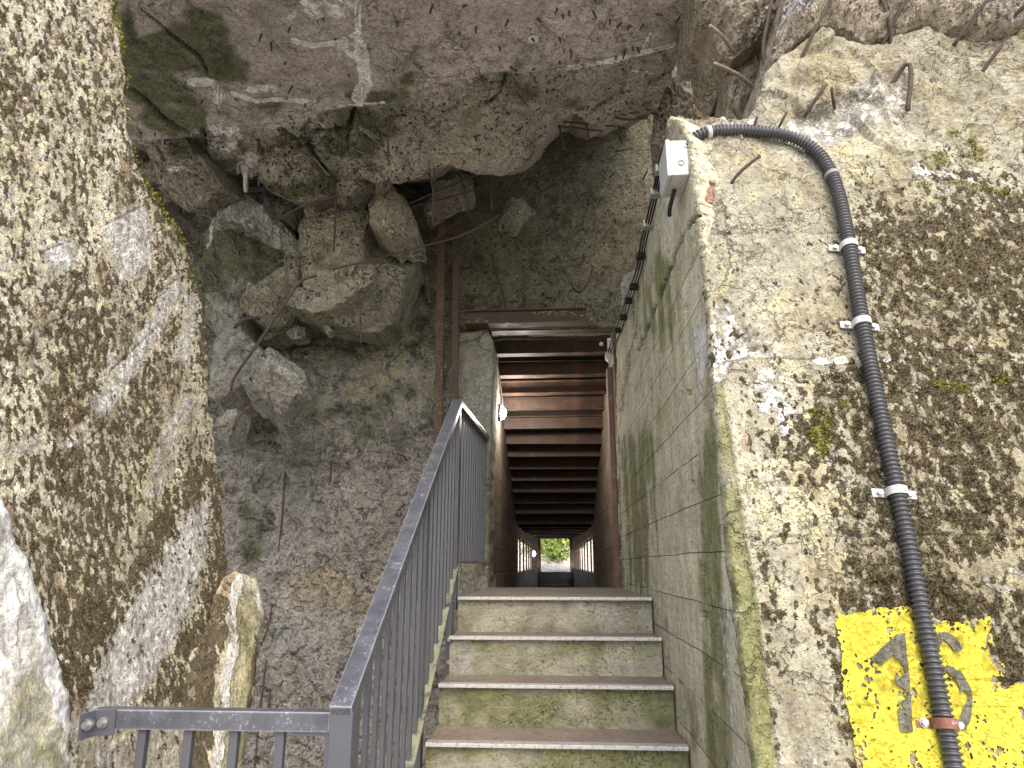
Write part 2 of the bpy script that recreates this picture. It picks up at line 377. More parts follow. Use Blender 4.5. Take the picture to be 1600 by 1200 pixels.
def relief(name, poly, depth, mat, res=3.5, n=(0, -1, 0), rough=(), thick=.3, jit=2.0, rim=0, rimd=.03, seed=1,
           masks=None, disp=None, parent=None, shape=None, back=None, keep=None, sharp=0):
    out = outline(poly, res, jit, seed); P, F, rm = tri(out, res)
    if keep is not None:
        ok = keep(P); F = [f for f in F if all(ok[i] for i in f)]
    n = np.asarray(n, float); n /= np.linalg.norm(n)
    Y = depth(P); W = EYE+rays(P)*Y[:, None]
    d = np.zeros(len(P)); ed = line_dist(P, out, True)
    for k, (amp, s) in enumerate(rough): d += amp*fb(W, s, 5, seed*5.1+k*9)
    if disp is not None: d += disp(P, W)
    if shape is not None: d += shape(P, ed, Y)
    if rim: x = np.clip(1-ed/rim, 0, 1); d -= rimd*(1-np.sqrt(1-x*x*.999))
    W = W+n*d[:, None]
    V = W.tolist(); FF = [list(f) for f in F]; k0 = len(W)
    A = {k: f(P, W) for k, f in (masks or {}).items()}
    if thick and rm:
        bk = np.asarray(back, float) if back is not None else -n
        prev = rm; steps = 4
        for s_ in range(1, steps+1):
            ring = []
            for q in rm:
                jv = Vector(W[q]*4+s_); a = .22*thick/steps*mn.fractal(jv, 1, 2, 3)
                V.append(list(W[q]+bk*thick*s_/steps+a*np.array(mn.noise_vector(jv)))); ring.append(len(V)-1)
            m = len(rm)
            for i in range(m): FF.append([prev[i], prev[(i+1) % m], ring[(i+1) % m], ring[i]])
            prev = ring
        V.append(list(np.mean([V[i] for i in prev], 0))); c = len(V)-1
        for i in range(len(prev)): FF.append([prev[i], prev[(i+1) % len(prev)], c])
        for k in A: A[k] = np.r_[A[k], np.full(len(V)-k0, 0.0)]
    o = mk(name, V, FF, M[mat] if isinstance(mat, str) else mat, parent, True, A)
    if sharp: o.data.set_sharp_from_angle(angle=R_(sharp))
    return o, P, W, A
def blob(*sh):
    """mask from shapes in the surface's own picture: ('p',poly,feather,val) ('l',line,width,val) ('e',cx,cy,rx,ry,val)"""
    def f(P, W):
        v = np.zeros(len(P))
        for s in sh:
            if s[0] == 'p': a = smooth(-s[2], s[2], sdp(P, s[1]))*s[3]
            elif s[0] == 'l': a = smooth(s[2], s[2]*.25, line_dist(P, s[1]))*s[3]
            elif s[0] == 'e': a = smooth(1.35, .55, np.sqrt(((P[:, 0]-s[1])/s[3])**2+((P[:, 1]-s[2])/s[4])**2))*s[5]
            elif s[0] == 'k': a = np.full(len(P), s[1])
            v = np.maximum(v, a)
        return v
    return f
def noisy(mask, s, amp, off=0.0):
    def f(P, W):
        m = mask(P, W); return np.clip(m+amp*fb(W, s, 4, off)*(m > .02), 0, 1)
    return f

def chunk(name, poly, Y, label, mat='chunk', bulge=.12, seed=1, n=(0, -1, .1), thick=.35, masks=None, rough=.012, res=2.6, group=None, nf=7, cat='rubble'):
    poly = np.mean(poly, 0)+(np.asarray(poly, float)-np.mean(poly, 0))*(1.07 if 40 < seed < 60 else 1.0)
    r = np.random.default_rng(seed); pc = np.mean(poly, 0); sz = np.ptp(np.asarray(poly), 0).max()/2
    pl = [(r.normal(0, 1.0, 2), r.uniform(.30, .85)) for _ in range(nf)]
    lean = r.normal(0, .35, 2)
    def shape(P, ed, Yv):
        q = (P-pc)/sz; q = q+.05*np.c_[fb(np.c_[q*2.2, np.full(len(q), seed*.9)], 1, 3), fb(np.c_[q*2.2, np.full(len(q), 40+seed*.9)], 1, 3)]
        h = .8+q@lean
        for g, b in pl: h = np.minimum(h, b+q@g)
        q3 = np.c_[q, np.full(len(q), seed*1.7)]; e = ed/sz+.03*fb(q3, 4.0, 3)
        h = np.minimum(h, np.clip(e, 0, 4)*11.0+.02)
        return bulge*(h+.22*cell(q3, 1.7, seed)+.09*cell(q3, 4.2, seed)-.06*smooth(.12, 0, ridged(q3, 2.2, seed)))
    dep = Y if callable(Y) else (lambda X: np.full(len(X), float(Y)))
    o, P, W, A = relief(name, poly, dep, mat, res, n, ((rough*1.4, 7), (rough*.8, 26), (rough*.45, 75)), thick, 4.5, 0, 0, seed, masks, None, None, shape, sharp=32)
    return tag(o, label, cat, group)

def rebar(pts, depth, label, r=.006, mat='rebar', group=None, n=(0, -1, 0), cat='rebar', name='rebar', sm=1):
    """pts: (px,py,offset along n)"""
    n = np.asarray(n, float); n /= np.linalg.norm(n)
    Y = depth(np.array([p[:2] for p in pts])) if callable(depth) else np.full(len(pts), float(depth))
    W = [EYE+rays([p[:2]])[0]*y+n*p[2] for p, y in zip(pts, Y)]
    if sm and len(W) > 2: W = chaikin(W, 2)
    W = resample(W, .03)
    if len(W) > 3: W = W+np.array([mn.noise_vector(Vector(q*9)) for q in W])*.0022
    o = MB().tube(W, [r*(1+.12*mn.noise(Vector(q*60))) for q in W], 7).build(name, M[mat], None, True)
    return tag(o, label, cat, group)

def tufts(name, Pw, nrm, size, mat, label, seed=0, spread=1.0, per=5, cat='moss', group=None):
    """moss: every point grows a few tiny bent leaves"""
    r = np.random.default_rng(seed); n = len(Pw)*per
    B = np.repeat(np.asarray(Pw), per, 0)+r.normal(0, size*.45*spread, (n, 3)); nrm = np.asarray(nrm, float)
    d = nrm+r.normal(0, .7, (n, 3))+np.array([0, 0, -.25]); d /= np.linalg.norm(d, axis=1)[:, None]
    s = np.cross(d, r.normal(0, 1, (n, 3))); s /= np.linalg.norm(s, axis=1)[:, None]
    L = size*r.uniform(.5, 1.3, n)[:, None]
    V = np.empty((n*3, 3)); V[0::3] = B-s*L*.33; V[1::3] = B+s*L*.33; V[2::3] = B+d*L
    F = np.arange(n*3).reshape(-1, 3).tolist()
    o = mk(name, V, F, M[mat], None, False, None, False)
    o['kind'] = 'stuff'; tag(o, label, cat, group); return o

# ================================================================== the setting
gx, gy = np.meshgrid(np.r_[-400, -60, -20, np.linspace(-8, 8, 60), 20, 60, 400], np.r_[-400, -60, -20, np.linspace(-8, 26, 110), 60, 400])
G = np.c_[gx.ravel(), gy.ravel(), np.full(gx.size, -.066)]; near = (abs(G[:, 0]) < 9) & (G[:, 1] > -9) & (G[:, 1] < 27)
G[near, 2] += .02*fb(G[near], 1.3, 4)
nx = gx.shape[1]; GF = [(j*nx+i, j*nx+i+1, (j+1)*nx+i+1, (j+1)*nx+i) for j in range(gx.shape[0]-1) for i in range(nx-1)]
def gmat():  # unseen gravel, made pale to bounce light up under the roof
    t = NT('gravel_ground'); c = t.ramp(t.noise(2.2, 8, .65), [(.3, (.36, .32, .26)), (.5, (.50, .46, .39)), (.7, (.58, .55, .49))])
    c = t.mix(.6, c, t.ramp(t.vor(60), [(.1, (.6, .6, .6)), (.5, (1.15, 1.15, 1.15))]), 'MULTIPLY')
    return t.fin(c, .95, 0, t.bump(t.math('ADD', t.noise(30, 5), t.vor(60)), .6, .02), .2)
setting(mk('ground', G, GF, gmat(), None, True))

# ================================================================== left mossy slab
slabD = invdepth([(0, 600, 1.72), (125, 1130, 1.90), (345, 700, 3.15), (190, 50, 2.35), (300, 400, 2.85)])
NS = np.array([.97, -.22, .08])
slab_poly = [(-200, -300), (158, -300), (176, -70), (184, 20), (196, 50), (200, 120), (204, 195), (216, 245), (238, 290), (262, 325), (283, 360), (296, 396), (312, 440),
             (326, 480), (331, 540), (334, 640), (343, 700), (351, 780), (357, 850), (362, 890), (345, 960), (335, 1010), (330, 1270), (-200, 1270)]
pale = [('p', [(158, 352), (215, 318), (236, 330), (236, 420), (190, 440), (178, 400)], 9, .95), ('p', [(66, 382), (118, 372), (126, 410), (92, 428), (70, 412)], 7, .9),
        ('l', [(275, 450), (235, 520), (190, 590), (160, 640)], 24, .85), ('l', [(300, 470), (285, 560)], 16, .7),
        ('l', [(296, 630), (262, 690), (240, 770)], 24, .7), ('p', [(290, 800), (330, 770), (330, 850), (300, 960), (240, 1060), (170, 1150), (110, 1150), (150, 1040), (200, 940)], 16, 1.0),
        ('l', [(180, 560), (120, 690), (20, 700)], 16, .55), ('l', [(240, 760), (190, 900)], 14, .45), ('p', [(110, 1090), (330, 1100), (330, 1270), (110, 1270)], 22, .6)]
dk = blob(*pale)
def slab_moss(P, W):
    lo = fb(W, (3, 3, 1.6), 4, 3.0); st = fb(W, (52, 52, 24), 3, 8.0); fi = fb(W, (110, 110, 60), 2, 1.0)
    den = .43+.22*lo-.50*dk(P, W)+.10*fb(W, (11, 11, 5), 3, 15.)+.12*smooth(760, 940, P[:, 1])-.04*smooth(500, 100, P[:, 1])
    # a dark band sweeps down along the lower slab
    den += .2*smooth(62, 15, line_dist(P, [(330, 760), (250, 880), (140, 1000), (100, 1060)]))
    return np.clip(.47+1.1*(den-.5)+.72*st+.45*fi, 0, 1)
lines = [[(72, 391), (118, 374)], [(165, 351), (224, 321)], [(195, 498), (275, 437)], [(172, 581), (245, 512)], [(100, 720), (170, 660)]]
def slab_rel(P, W):
    d = .006*fb(W, (5, 5, 3), 4, 2)+.004*fb(W, 40, 3, 6)
    for l in lines: d -= .004*smooth(1.8, .5, line_dist(P, l))
    return d
slab, sP, sW, sA = relief('concrete_slab', slab_poly, slabD, 'slab', 2.7, NS, (), .55, 5, 8, .05, 3,
    {'moss': slab_moss,
     'white': lambda P, W: np.clip(.5*dk(P, W)+.5*smooth(.05, .5, fb(W, (45, 45, 24), 3, 40.))*smooth(1000, 300, P[:, 1])+.14, 0, 1),
     'yellowl': lambda P, W: np.clip(.33+.5*fb(W, (8, 8, 3), 4, 11.), 0, .85),
     'stain': lambda P, W: np.clip(.30+.42*fb(W, (7, 7, 3.5), 4, 51.)-.9*dk(P, W), 0, .85),
     'rustm': lambda P, W: np.clip(.85*smooth(.05, .55, fb(W, (9, 9, 4), 4, 21.)), 0, .7),
     'crack': lambda P, W: np.max([.7*smooth(1.7, .4, line_dist(P, l)) for l in lines], 0)},
    slab_rel, None, None, (-1, .1, 0))
tag(slab, 'tall speckled concrete slab on the left, overgrown with brown moss and pale lichen', 'wall')
# ------------- limewashed lump in the lower left corner
lumpD = lambda X: slabD(X)-.035
o, *_ = relief('concrete_buttress', [(-170, 700), (0, 736), (14, 782), (40, 842), (58, 880), (74, 930), (84, 980), (104, 1040), (122, 1096), (126, 1140), (112, 1270), (-170, 1270)],
    lumpD, 'lime', 3, NS, ((.018, 4), (.008, 14)), .12, 6, 22, .05, 8,
    {'white': blob(('l', [(0, 770), (40, 880), (60, 960), (100, 1060), (110, 1130)], 30, 1), ('l', [(10, 800), (20, 1000)], 16, .9), ('l', [(70, 1000), (95, 1120)], 20, 1.1), ('k', .34)),
     'green': blob(('l', [(60, 990), (10, 1180)], 30, .5), ('e', 60, 1200, 60, 50, .5)),
     'yellowl': blob(('e', 60, 1120, 60, 90, .75), ('l', [(0, 740), (50, 870), (80, 960)], 8, .9), ('e', 10, 1180, 40, 60, .7))}, None, None, None, (-1, .1, 0))
tag(o, 'white lime-streaked concrete lump at the lower left corner, in front of the mossy slab', 'wall')
# ------------- pale green block behind the low railing
o, bP, bW, _ = relief('concrete_block', [(318, 985), (336, 930), (352, 900), (368, 890), (388, 897), (403, 907), (410, 932), (413, 962), (405, 985), (402, 1040), (398, 1090), (386, 1125), (374, 1270), (200, 1270), (240, 1130), (286, 1040)],
    invdepth([(320, 1000, 2.70), (405, 940, 3.1), (390, 1200, 2.85), (280, 1250, 2.42), (300, 1100, 2.58), (352, 905, 2.95)]), 'slab', 2.8, (.4, -.9, .2), ((.02, 5), (.010, 16)), .4, 5, 6, .03, 9,
    {'green': blob(('p', [(335, 1270), (338, 1080), (355, 970), (372, 900), (413, 930), (398, 1110), (380, 1270)], 10, .58), ('e', 285, 1160, 30, 60, .5)),
     'white': lambda P, W: blob(('l', [(374, 905), (360, 960), (366, 1010), (352, 1060), (350, 1120), (338, 1200)], 13, .95), ('l', [(390, 905), (402, 930), (409, 962)], 7, .8), ('k', .22))(P, W)*(.9+1.0*fb(W, (18, 18, 5), 4, 3.)),
     'yellowl': blob(('k', .36)),
     'rustm': blob(('l', [(362, 900), (340, 950), (325, 990)], 12, .8)),
     'stain': noisy(blob(('p', [(340, 930), (330, 1080), (320, 1270), (220, 1270), (260, 1120)], 14, .8)), (9, 9, 5), .4),
     'moss': noisy(blob(('p', [(350, 905), (362, 950), (338, 1080), (326, 1270), (190, 1270), (235, 1120), (300, 985)], 14, .58), ('l', [(400, 990), (396, 1060), (388, 1120)], 8, .6)), (25, 25, 14), .5)}, None)
tag(o, 'pale green streaked concrete block behind the low railing, at the foot of the mossy slab', 'wall')

# ================================================================== right wall: mossy face + board-marked stair wall
NF = np.array([-.0626, 1.0, -.24]); P0F = np.array([.52, 1.695, 1.0])         # Y = 1.695+.24(z-1)+.0626(x-.52)
frontD = plane_depth(P0F, NF); NFo = -NF/np.linalg.norm(NF)
front_poly = [(1190, 1290), (1180, 1200), (1160, 1030), (1137, 850), (1122, 680), (1110, 520), (1106, 480), (1098, 400), (1090, 330), (1078, 218), (1100, 206), (1130, 196), (1165, 188), (1180, 165),
              (1192, 120), (1214, 96), (1245, 78), (1276, 56), (1305, 62), (1345, 72), (1400, 60), (1450, 46), (1520, 50), (1600, 47), (1790, 40), (1790, 1290)]
hole = [(1112, 448), (1140, 470), (1160, 500), (1185, 520), (1215, 548), (1200, 556), (1165, 556), (1140, 575), (1120, 618), (1110, 560)]
def wall_moss(P, W):
    x, y = P[:, 0], P[:, 1]
    lo = fb(W, (4.5, 4.5, 2.6), 4, 13.); st = fb(W, (46, 46, 26), 4, 28.); fi = fb(W, (110, 110, 75), 2, 5.)
    den = .255+.17*smooth(1180, 1420, x)
    den -= .75*smooth(330, 170, y)                                   # bare rubble on top
    den -= .5*blob(('p', [(1090, 190), (1300, 200), (1335, 520), (1270, 560), (1215, 545), (1120, 430)], 45, 1))(P, W)
    den -= .9*blob(('p', [(1100, 560), (1150, 590), (1215, 1270), (1100, 1270)], 6, 1))(P, W)     # bare strip by the edge
    den -= .4*blob(('p', [(1205, 850), (1240, 850), (1300, 960), (1320, 1270), (1230, 1270)], 18, 1), ('l', [(1270, 570), (1345, 545)], 22, .8), ('e', 1540, 900, 60, 34, .8), ('e', 1270, 895, 45, 40, .7))(P, W)
    den += .26*blob(('e', 1260, 700, 60, 90, 1), ('e', 1500, 380, 130, 60, .9), ('e', 1470, 700, 150, 190, .7), ('l', [(1340, 900), (1600, 960)], 60, 1), ('l', [(1240, 960), (1300, 1010), (1330, 1130)], 24, .9), ('e', 1590, 1020, 40, 60, 1))(P, W)
    den -= .5*blob(('p', yellow_poly, 8, 1))(P, W)
    return np.clip(.47+1.25*(den-.5)+.95*st+.7*fi+.42*lo, 0, 1)
yellow_poly = [(1300, 948), (1319, 963), (1332, 957), (1349, 959), (1356, 950), (1385, 953), (1416, 950), (1446, 969), (1470, 972), (1499, 978), (1520, 970), (1540, 963), (1546, 1000), (1544, 1025), (1562, 1040), (1560, 1074), (1600, 1066),
               (1640, 1070), (1640, 1275), (1345, 1275), (1334, 1190), (1326, 1137), (1315, 1070), (1307, 1010)]
blines = [[(1205, 839), (1760, 836)], [(1215, 1061), (1760, 1066)], [(1225, 1102), (1760, 1108)], [(1190, 716), (1400, 713)], [(1110, 365), (1450, 362)], [(1105, 560), (1330, 560)], [(1195, 735), (1400, 737)]]
def wall_rel(P, W):
    x, y = P[:, 0], P[:, 1]; up = smooth(300, 150, y+.12*(1400-x)*0)
    d = .004*fb(W, 14, 4, 2)+.0022*fb(W, 60, 3, 7)
    d += up*(.05*fb(W, 3.0, 5, 4)+.02*fb(W, 11, 4, 9)+.03*cell(W, 4.0, 2)+.01)
    d += .35*.02*fb(W, 6, 4, 1)*smooth(420, 250, y)
    d -= .035*smooth(-6, 22, sdp(P, hole))+smooth(-8, 6, sdp(P, hole))*.02*fb(W, 22, 4, 3)
    ed = 1105+(y-500)*.155                                            # the ragged edge of the mossy render, a finger proud of the strip
    edx = np.where(y > 600, 1128+(y-600)*.1467, 3000)+4*np.array([mn.fractal(Vector((q/22, .3, 0)), .8, 2, 4) for q in y])
    d += .010*smooth(-3, 3, x-edx)*(y > 600)
    for l in blines: d -= .004*smooth(2.6, .8, line_dist(P, l))*(fb(W, (5, 5, 5), 2, 3) > -.15)
    d += .010*smooth(2, 9, sdp(P, [(1092, 250), (1098, 250), (1104, 330), (1092, 330)]))*0
    return d
front, fP, fW, fA = relief('concrete_wall', front_poly, frontD, 'mossy', 2.7, NFo, (), .62, 4, 7, .03, 5,
    {'moss': wall_moss,
     'stain': lambda P, W: np.clip(.30+.32*smooth(1180, 1500, P[:, 0])*smooth(200, 380, P[:, 1])+.45*fb(W, (7, 7, 4), 4, 51.)+.12*smooth(300, 160, P[:, 1])-.25*smooth(1300, 1120, P[:, 0]), 0, .9),
     'green': blob(('p', [(1112, 560), (1130, 600), (1160, 800), (1185, 960), (1222, 1270), (1185, 1270), (1137, 850)], 5, .72), ('l', [(1155, 560), (1175, 700), (1178, 800)], 10, .35), ('e', 1350, 900, 30, 40, .4), ('e', 1450, 900, 80, 40, .42)),
     'white': lambda P, W: np.clip(blob(('p', [(1160, 195), (1250, 175), (1330, 150), (1420, 110), (1430, 170), (1300, 225), (1180, 215)], 22, .5), ('l', [(1270, 565), (1345, 562), (1400, 560)], 9, .7), ('l', [(1500, 545), (1600, 560)], 10, .75), ('e', 1195, 610, 20, 40, .6),
            ('l', [(1430, 265), (1520, 280)], 14, .6), ('p', hole, 10, .5), ('p', [(1200, 590), (1240, 640), (1230, 700), (1195, 640)], 10, .5), ('e', 1260, 1180, 24, 30, .4), ('e', 1560, 905, 40, 26, .4))(P, W)*(.85+.8*fb(W, (30, 30, 18), 4, 6.))+.14, 0, 1),
     'grey': blob(('p', [(1235, 200), (1320, 140), (1400, 105), (1430, 140), (1300, 230)], 20, .7)),
     'yellowl': lambda P, W: np.clip(.30+.4*fb(W, (5, 5, 2.2), 4, 2.)-.5*smooth(260, 120, P[:, 1]), 0, .8),
     'ochre': lambda P, W: np.clip(blob(('p', [(1235, 870), (1320, 870), (1330, 930), (1300, 960), (1240, 940)], 14, .55), ('p', [(1190, 190), (1230, 90), (1380, 65), (1420, 90), (1290, 170)], 20, .5), ('e', 1560, 70, 60, 30, .4))(P, W), 0, 1),
     'rustm': blob(('e', 1165, 690, 8, 26, .55), ('p', [(1092, 262), (1118, 258), (1112, 316), (1094, 320)], 3, .9), ('e', 1160, 540, 18, 14, .5)),
     'crack': lambda P, W: np.max([.55*smooth(2.3, .7, line_dist(P, l))*(fb(W, (5, 5, 5), 2, 3) > -.15) for l in blines], 0)},
    wall_rel, None, None, (.35, 1, 0))
tag(front, 'broad mossy concrete wall on the right carrying the yellow number patch', 'wall')

def paint(name, poly, off, mat, parent, keep=None, seed=1, res=2.4, jit=3):
    o, *_ = relief(name, poly, frontD, mat, res, NFo, (), 0, jit, 0, 0, seed, {}, lambda P, W: wall_rel(P, W)+off, parent, None, None, keep)
    return o
def flake(th, s, off):
    def f(P):
        Wp = EYE+rays(P)*frontD(P)[:, None]
        return fb(Wp, s, 4, off)+.35*fb(Wp, np.asarray(s)*4, 3, off+5) < th
    return f
ye = sdp
def keep_y(P):
    Wp = EYE+rays(P)*frontD(P)[:, None]; e = sdp(P, yellow_poly)
    wear = .62*fb(Wp, (30, 30, 18), 4, 3.)+.62*fb(Wp, (120, 120, 80), 3, 9.)
    lim = .56-.26*smooth(1100, 1230, P[:, 1])*smooth(1330, 1600, P[:, 0])-.25*smooth(22, 0, e)-.3*smooth(1490, 1580, P[:, 0])*smooth(1120, 1000, P[:, 1])
    lim = lim-.2*smooth(6, 0, np.abs(P[:, 1]-1063)); return wear < lim
patch = paint('yellow_patch', yellow_poly, .0045, 'yellow', front, keep_y, 2, 2.2, 7)
def stroke(pts, wd):
    pts = resample(chaikin(pts, 3), 4); d = np.gradient(pts, axis=0); d /= np.linalg.norm(d, axis=1)[:, None]
    n = np.c_[-d[:, 1], d[:, 0]]; return np.vstack([pts+n*wd/2, (pts-n*wd/2)[::-1]])
dk_ = flake(.48, (30, 30, 24), 31.)
paint('digit_one', [(1356, 1030), (1392, 994), (1408, 991), (1414, 1060), (1420, 1144), (1400, 1144), (1394, 1060), (1391, 1024), (1362, 1050)], .0100, 'digit', patch, dk_, 4, 1.8, 1)
paint('digit_six', stroke([(1490, 1019), (1480, 1000), (1464, 994), (1452, 1012), (1450, 1045), (1455, 1085), (1464, 1118), (1480, 1138), (1496, 1136), (1505, 1112), (1503, 1082), (1492, 1058), (1478, 1046), (1468, 1052)], 15), .0100, 'digit', patch, dk_, 6, 2.0, 1)

# stair wall (board marked), plane x = .5
XW = .50; swD = plane_depth((XW, 0, 0), (1, 0, 0))
sw_poly = [(1189, 1290), (1180, 1202), (1160, 1032), (1137, 852), (1122, 682), (1110, 522), (1106, 482), (1098, 402), (1090, 332), (1082, 262), (1076, 214), (1062, 186), (1044, 183), (1038, 196), (1037, 232), (1030, 262), (1022, 290), (1012, 318), (1006, 352), (1000, 390),
           (996, 418), (986, 432), (977, 470), (966, 500), (961, 520), (961, 930), (985, 1000), (1010, 1100), (1030, 1290)]
crackl = [(1088, 338), (1070, 360), (1056, 395), (1040, 440), (1024, 478), (1008, 520), (996, 548)]
cr2 = [(986, 470), (990, 520), (978, 580), (968, 640)]
def sw_rel(P, W):
    d = .003*fb(W, 9, 4, 3)+.0015*fb(W, 50, 2, 3)
    d -= .03*smooth(3.2, .8, line_dist(P, crackl)-2*fb(W, 12, 3, 4))+.02*smooth(3.5, 1, line_dist(P, cr2)-3*fb(W, 10, 3, 8))
    d += .016*fb(W, 9, 4, 9)*smooth(26, 4, line_dist(P, cr2))
    for hx, hy, a, b in ((1099, 892, 3.5, 8), (1100, 962, 5, 6), (1072, 480, 2, 4), (1078, 615, 2.2, 5), (1084, 755, 2, 4)):
        d -= .03*smooth(1.3, .7, np.maximum(abs(P[:, 0]-hx)/a, abs(P[:, 1]-hy)/b))
    return d
sw, wP, wW, wA = relief('stair_wall', sw_poly, swD, 'board', 2.8, (-1, 0, 0), (), .26, 2.5, 5, .012, 6,
    {'green': noisy(blob(('p', [(972, 690), (1032, 640), (1030, 830), (1022, 920), (975, 925)], 30, .8), ('l', [(1122, 640), (1105, 760), (1110, 900), (1118, 1060), (1128, 1270)], 26, .8), ('l', [(1100, 480), (1112, 640)], 20, .6), ('e', 1030, 470, 40, 90, .45), ('e', 1046, 990, 16, 40, .4), ('e', 1075, 1130, 20, 50, .4)), (5, 7, 1.1), .5),
     'white': blob(('p', [(1082, 512), (1104, 506), (1106, 560), (1096, 620), (1088, 600)], 5, .8), ('l', [(1128, 930), (1150, 1200)], 14, .46), ('e', 1040, 600, 26, 50, .33)),
     'ochre': blob(('p', [(1040, 182), (1076, 190), (1076, 212), (1040, 212)], 4, .5)), 'yellowl': noisy(blob(('p', [(1000, 420), (1105, 340), (1110, 560), (1000, 720)], 40, .45)), (9, 9, 2), .5),
     'rustm': blob(('e', 965, 640, 10, 90, .5)),
     'crack': lambda P, W: np.maximum(smooth(3.2, .8, line_dist(P, crackl)-2*fb(W, 12, 3, 4)), .7*smooth(3, .8, line_dist(P, cr2)-3*fb(W, 10, 3, 8)))},
    sw_rel, None, None, (1, .75, 0))
tag(sw, 'board-marked concrete wall along the right side of the stairs, with a slanting crack', 'wall')
chunk('brick', [(1094, 262), (1116, 258), (1119, 284), (1112, 290), (1095, 286)], lambda X: frontD(X)-.016, 'upper red brick set in the broken wall edge below the conduit', 'brick', .02, 31, NFo, .1, None, .004, 2.4, None, 5, 'brick')
chunk('brick', [(1096, 289), (1112, 292), (1119, 300), (1116, 316), (1098, 319)], lambda X: frontD(X)-.016, 'lower cracked red brick set in the broken wall edge below the conduit', 'brick', .02, 32, NFo, .1, None, .004, 2.4, None, 5, 'brick')
chunk('concrete_fragment', [(968, 446), (975, 430), (996, 420), (1001, 428), (990, 452), (979, 474), (968, 492), (965, 470)], 4.25, 'pale broken fragment on top of the stair wall beside the black cables', 'grchunk', .06, 33, (-.6, -1, .2), .2)
chunk('concrete_fragment', [(1042, 186), (1062, 181), (1086, 190), (1120, 188), (1150, 186), (1172, 190), (1168, 202), (1110, 207), (1080, 214), (1048, 212)], 2.42, 'yellow-topped broken capping lump above the white junction box', 'rubble', .06, 34, (-.1, -1, .4), .24,
      {'ochre': blob(('e', 1062, 194, 18, 14, .95)), 'white': blob(('e', 1140, 197, 30, 10, .5))})

# ================================================================== roof slab
roofD = invdepth([(200, 0, 2.72), (600, 0, 2.79), (1080, 0, 2.90), (340, 200, 3.78), (560, 162, 3.60), (760, 120, 3.40), (1060, 70, 3.22), (160, 230, 3.90),
                  (740, 270, 3.92), (640, 280, 3.98), (860, 212, 3.86), (1000, 185, 3.95), (700, 195, 3.66), (880, 160, 3.58), (440, 230, 3.95)])
roof_poly = [(-260, 285), (-260, -190), (1160, -190), (1130, -75), (1112, 10), (1094, 36), (1082, 62), (1062, 96), (1040, 140), (1022, 180), (1004, 184), (960, 200), (935, 205), (912, 196), (898, 182), (884, 190), (868, 206), (856, 220), (840, 246), (820, 262), (796, 272), (768, 270), (745, 273), (722, 266), (700, 261),
             (680, 266), (655, 280), (632, 288), (606, 290), (570, 280), (520, 290), (450, 296), (380, 286), (300, 316), (262, 320), (232, 290), (100, 300)]
bend = [(100, 240), (225, 228), (340, 204), (430, 192), (500, 178), (560, 164), (660, 140), (760, 118), (900, 96), (1000, 82), (1062, 68)]
rcr = [[(222, 8), (250, 30), (272, 50), (300, 72), (318, 88), (326, 112)], [(205, 138), (232, 160), (252, 182), (275, 200), (300, 212)], [(316, 205), (330, 250), (338, 296)],
       [(552, 172), (545, 210), (530, 250)], [(440, 198), (480, 222), (505, 262)], [(495, 205), (540, 208), (552, 176)], [(790, 122), (782, 148), (762, 160)]]
def roof_rel(P, W):
    below = smooth(-4, 8, P[:, 1]-np.interp(P[:, 0], [b[0] for b in bend], [b[1] for b in bend]))
    left = smooth(640, 520, P[:, 0])
    d = .012*fb(W, 2.2, 4, 3)+.004*fb(W, 14, 3, 3)
    d += below*(.01+.035*fb(W, 2.6, 5, 6)+.012*fb(W, 13, 4, 2)+.03*cell(W, 3.4, 8)+left*(.07*cell(W, 3.6, 5)))
    d += smooth(420, 250, P[:, 0])*(.025*cell(W, 1.8, 11))
    for l in rcr: d -= .035*smooth(5, 1, line_dist(P, l)+2.5*fb(W, 9, 3, 1))
    for l, a in ((rcr[0], .05), ): d += a*smooth(30, 4, np.abs(line_dist(P, [(q[0]+12, q[1]-10) for q in l])))
    return d
lime_l = [('l', [(556, -40), (558, 30), (560, 48), (556, 95)], 7, 1), ('l', [(566, 95), (572, 128), (560, 150)], 15, 1), ('l', [(560, 50), (530, 66), (490, 72), (458, 64)], 6, .95), ('l', [(560, 50), (574, 90)], 5, .9), ('e', 510, 12, 55, 22, .42), ('l', [(452, 28), (482, 8), (530, -8)], 7, .5), ('e', 545, 80, 22, 22, .5),
          ('l', [(298, 128), (330, 128), (344, 146), (340, 158)], 10, .9), ('l', [(362, 146), (400, 158), (440, 155), (478, 158)], 5, 1), ('e', 410, 138, 30, 8, .5), ('l', [(886, 106), (930, 98), (985, 86), (1060, 68)], 4.5, .95), ('l', [(1004, 74), (1016, 52)], 4, .8), ('l', [(975, 138), (1005, 114)], 2.5, .6), ('l', [(984, 105), (1020, 114)], 2.5, .6),
          ('e', 350, 210, 34, 26, .42), ('e', 388, 255, 18, 24, .62), ('l', [(225, 228), (260, 220), (300, 212)], 4, .6), ('l', [(490, 235), (505, 265)], 5, .6), ('l', [(500, 172), (560, 162), (600, 158)], 4, .5), ('e', 833, 62, 11, 7, .55)]
